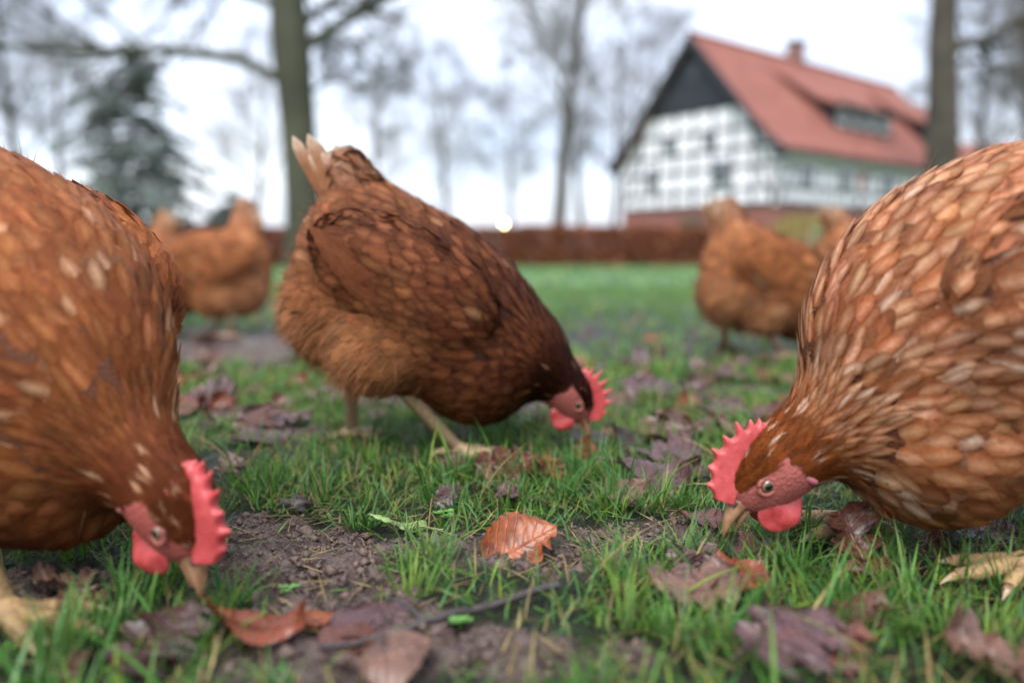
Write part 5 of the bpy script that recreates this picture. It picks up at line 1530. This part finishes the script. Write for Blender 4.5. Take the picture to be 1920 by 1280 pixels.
leaf('b1', 550, 730, .06, 30, 24, 'red', 'dark red leaf behind the middle hen\'s rear leg', z=.012)
leaf('o0', 730, 765, .09, 60, 10, 'mauve', 'grey-lilac leaf between the legs of the middle hen', z=.010)
leaf('b0', 700, 790, .05, 200, 4, 'brown', 'curled brown leaf between the legs of the middle hen', z=.010)
leaf('o2', 950, 888, .085, 15, 16, 'brown', 'dark brown leaf in front of the middle hen\'s front toes', z=.010)
leaf('b0', 870, 885, .06, -30, 10, 'mauve', 'pale purple leaf under the middle hen\'s front toes', z=.009)
leaf('o0', 1000, 790, .09, 10, 12, 'mauve', 'pale lilac leaf beneath the middle hen\'s throat', z=.012)
leaf('b1', 1100, 860, .05, 70, 20, 'rust', 'small rusty leaf in grass below the middle hen\'s beak', z=.010)
leaf('b1', 1295, 775, .065, 80, 30, 'rust', 'rust-brown leaf standing up behind the right hen\'s comb', z=.012)
leaf('o0', 1350, 780, .08, 5, 14, 'mauve', 'grey-mauve leaf directly beside the standing rust-brown leaf', z=.012)
leaf('o2', 1215, 740, .10, -10, 12, 'mauve', 'flat lilac leaf behind the middle hen\'s comb', z=.012)
leaf('d', 745, 992, .060, 165, 16, 'green', 'pale green serrated dandelion leaf lying on the soil edge', name='dandelion_leaf', z=.010)
# the rest of the litter: nothing tells these apart
rl = np.random.default_rng(77)
keys = ['b0', 'b1', 'b2', 'o0', 'o1', 'o2']; cols = ['mauve', 'mauve', 'brown', 'tan', 'dark', 'rust', 'brown', 'mauve']
cnt = 0
while cnt < 140:
    if cnt < 45: px, py = rl.normal(420, 120), rl.uniform(560, 830)
    elif cnt < 95: px, py = rl.uniform(1080, 1560), rl.uniform(580, 850)
    elif cnt < 120: px, py = rl.uniform(200, 1900), rl.uniform(560, 900)
    else: px, py = rl.uniform(0, 1900), rl.uniform(880, 1270)
    x, y = at(px, py)
    if (590 < px < 730 and 790 < py < 900) or math.hypot(x - LEAFX, y - LEAFY) < .14 or (py > 950 and 430 < px < 1200): continue
    c = np.array(BR[cols[rl.integers(0, len(cols))]]) * rl.uniform(.7, 1.3)
    near = py > 880
    leaf(keys[rl.integers(0, 6)], 0, 0, rl.uniform(.035, .05) if near else rl.uniform(.045, .08), rl.uniform(0, 360), (rl.uniform(2, 26), rl.uniform(-14, 14)), tuple(c),
         'small brown or mauve leaf in the grass of the foreground' if near else 'fallen brown or mauve leaf on the lawn behind the near hens',
         'leaf litter in the near grass' if near else 'leaf litter on the lawn behind', z=rl.uniform(.006, .014), loc=(x, y))
    cnt += 1

# dark twig across the front
tw = [(1045, 1130), (960, 1150), (880, 1172), (800, 1190), (720, 1208), (660, 1222), (600, 1236)]
P = np.array([[*at(*q), 0] for q in tw]); P[:, 2] = gz(P[:, 0], P[:, 1]) + np.array([.010, .008, .0075, .009, .0075, .008, .011])
P = resample(P, 16); P += np.random.default_rng(1).normal(0, .0011, P.shape)
tg = empty('twig', tuple(P[0])); tag(tg, 'thin dark wet twig lying across the bare soil in the foreground', 'twig')
V, Q = tubes((P - P[0])[None], np.linspace(.0034, .0022, 16)[None], 8)
link('stem', mk('stem', V, [Q]), plain('wet_dark_twig_bark', (.045, .035, .034), .4, 90, .4, .5, .5, .002), tg)
B_ = np.stack([P[9], P[9] + [-.012, .012, .006], P[9] + [-.03, .02, .009]]) - P[0]
V, Q = tubes(B_[None], np.array([[.0018, .0014, .0007]]), 6)
link('side_shoot', mk('side_shoot', V, [Q]), bpy.data.materials['wet_dark_twig_bark'], tg)

# dark clod of soil
DD, QQ = sphere_grid(18, 24)
x, y = at(556, 950)
nz = 1 + .5 * (fbm(DD[:, 0] * 2.2 + 9, DD[:, 1] * 2.2 + DD[:, 2] * 1.7, 4, 3) - .5) * 2
o = link('soil_clod', mk('soil_clod', DD * nz[:, None] * np.array([.017, .014, .011]), [QQ], True), plain('dark_wet_soil', (.045, .034, .032), .35, 120, .5, .8, .5, .003))
o.location = (x, y, float(gz(x, y)) + .007); tag(o, 'dark wet lump of soil beside the grass left of centre', 'soil clod')
# crumbs
rc = np.random.default_rng(5); n_ = 15000
x, y = spread(n_ * 4, .42, 1.3, .15); k = mud_mask(x, y) > .6; x, y = x[k][:n_], y[k][:n_]; n_ = len(x)
ico = np.array([[1, 0, 0], [-1, 0, 0], [0, 1, 0], [0, -1, 0], [0, 0, 1], [0, 0, -1]], float)
icf = np.array([[0, 2, 4], [2, 1, 4], [1, 3, 4], [3, 0, 4], [2, 0, 5], [1, 2, 5], [3, 1, 5], [0, 3, 5]])
sz = rc.lognormal(-6.4, .6, n_)[:, None, None]
V = ico[None] * rc.uniform(.5, 1.4, (n_, 6, 1)) * sz * np.array([1, 1, .7]) + rc.normal(0, .15, (n_, 6, 3)) * sz + np.stack([x, y, gz_fine(x, y)], 1)[:, None, :]
F = (icf[None] + 6 * np.arange(n_)[:, None, None]).reshape(-1, 3)
o = link('soil_crumbs', mk('soil_crumbs', V.reshape(-1, 3), [F], True), plain('soil_crumb', (.11, .075, .062), .6, 30, .45, .3, .3, .002)); tag(o, 'small crumbs of earth on the bare soil patches', 'soil', kind='stuff')

# small clovers
M_clover = plain('clover_leaf_green', (.10, .24, .05), .5, 60, .3, .1, .4)
def clover(px, py, sc, label):
    x, y = at(px, py); root = empty('clover', (x, y, float(gz(x, y)))); tag(root, label, 'plant')
    rr_ = np.random.default_rng(px)
    for k_ in range(6):
        a = rr_.uniform(0, 6.28); L = sc * rr_.uniform(.5, 1.1)
        P = np.array([[0, 0, 0], [math.cos(a) * L * .2, math.sin(a) * L * .2, L * .5], [math.cos(a) * L * .5, math.sin(a) * L * .5, L * .8]])
        V, Q = tubes(P[None], np.full((1, 3), .0007), 5); link('stalk', mk('stalk', V, [Q]), M_clover, root)
        for j in range(3):
            b = a + j * 2.094; t = np.linspace(0, 2 * math.pi, 13)[:-1]
            rr2 = sc * .22
            V = np.stack([P[2][0] + math.cos(b) * rr2 + rr2 * np.cos(t) * (1 - .25 * np.exp(-((t - b % 6.283) / .4) ** 2)), P[2][1] + math.sin(b) * rr2 + rr2 * np.sin(t), P[2][2] + .2 * rr2 * np.cos(t - b) + 0 * t], 1)
            V = np.concatenate([V, [[P[2][0] + math.cos(b) * rr2, P[2][1] + math.sin(b) * rr2, P[2][2] - .1 * rr2]]])
            link('leaflet', mk('leaflet', V, [np.array([[i, (i + 1) % 12, 12] for i in range(12)])]), M_clover, root)
clover(862, 1185, .014, 'tiny green clover beside the dark twig')
clover(835, 975, .014, 'small clover at the foot of the central grass tufts')
clover(540, 1110, .010, 'tiny clover seedling on the bare soil near the left hen\'s beak')
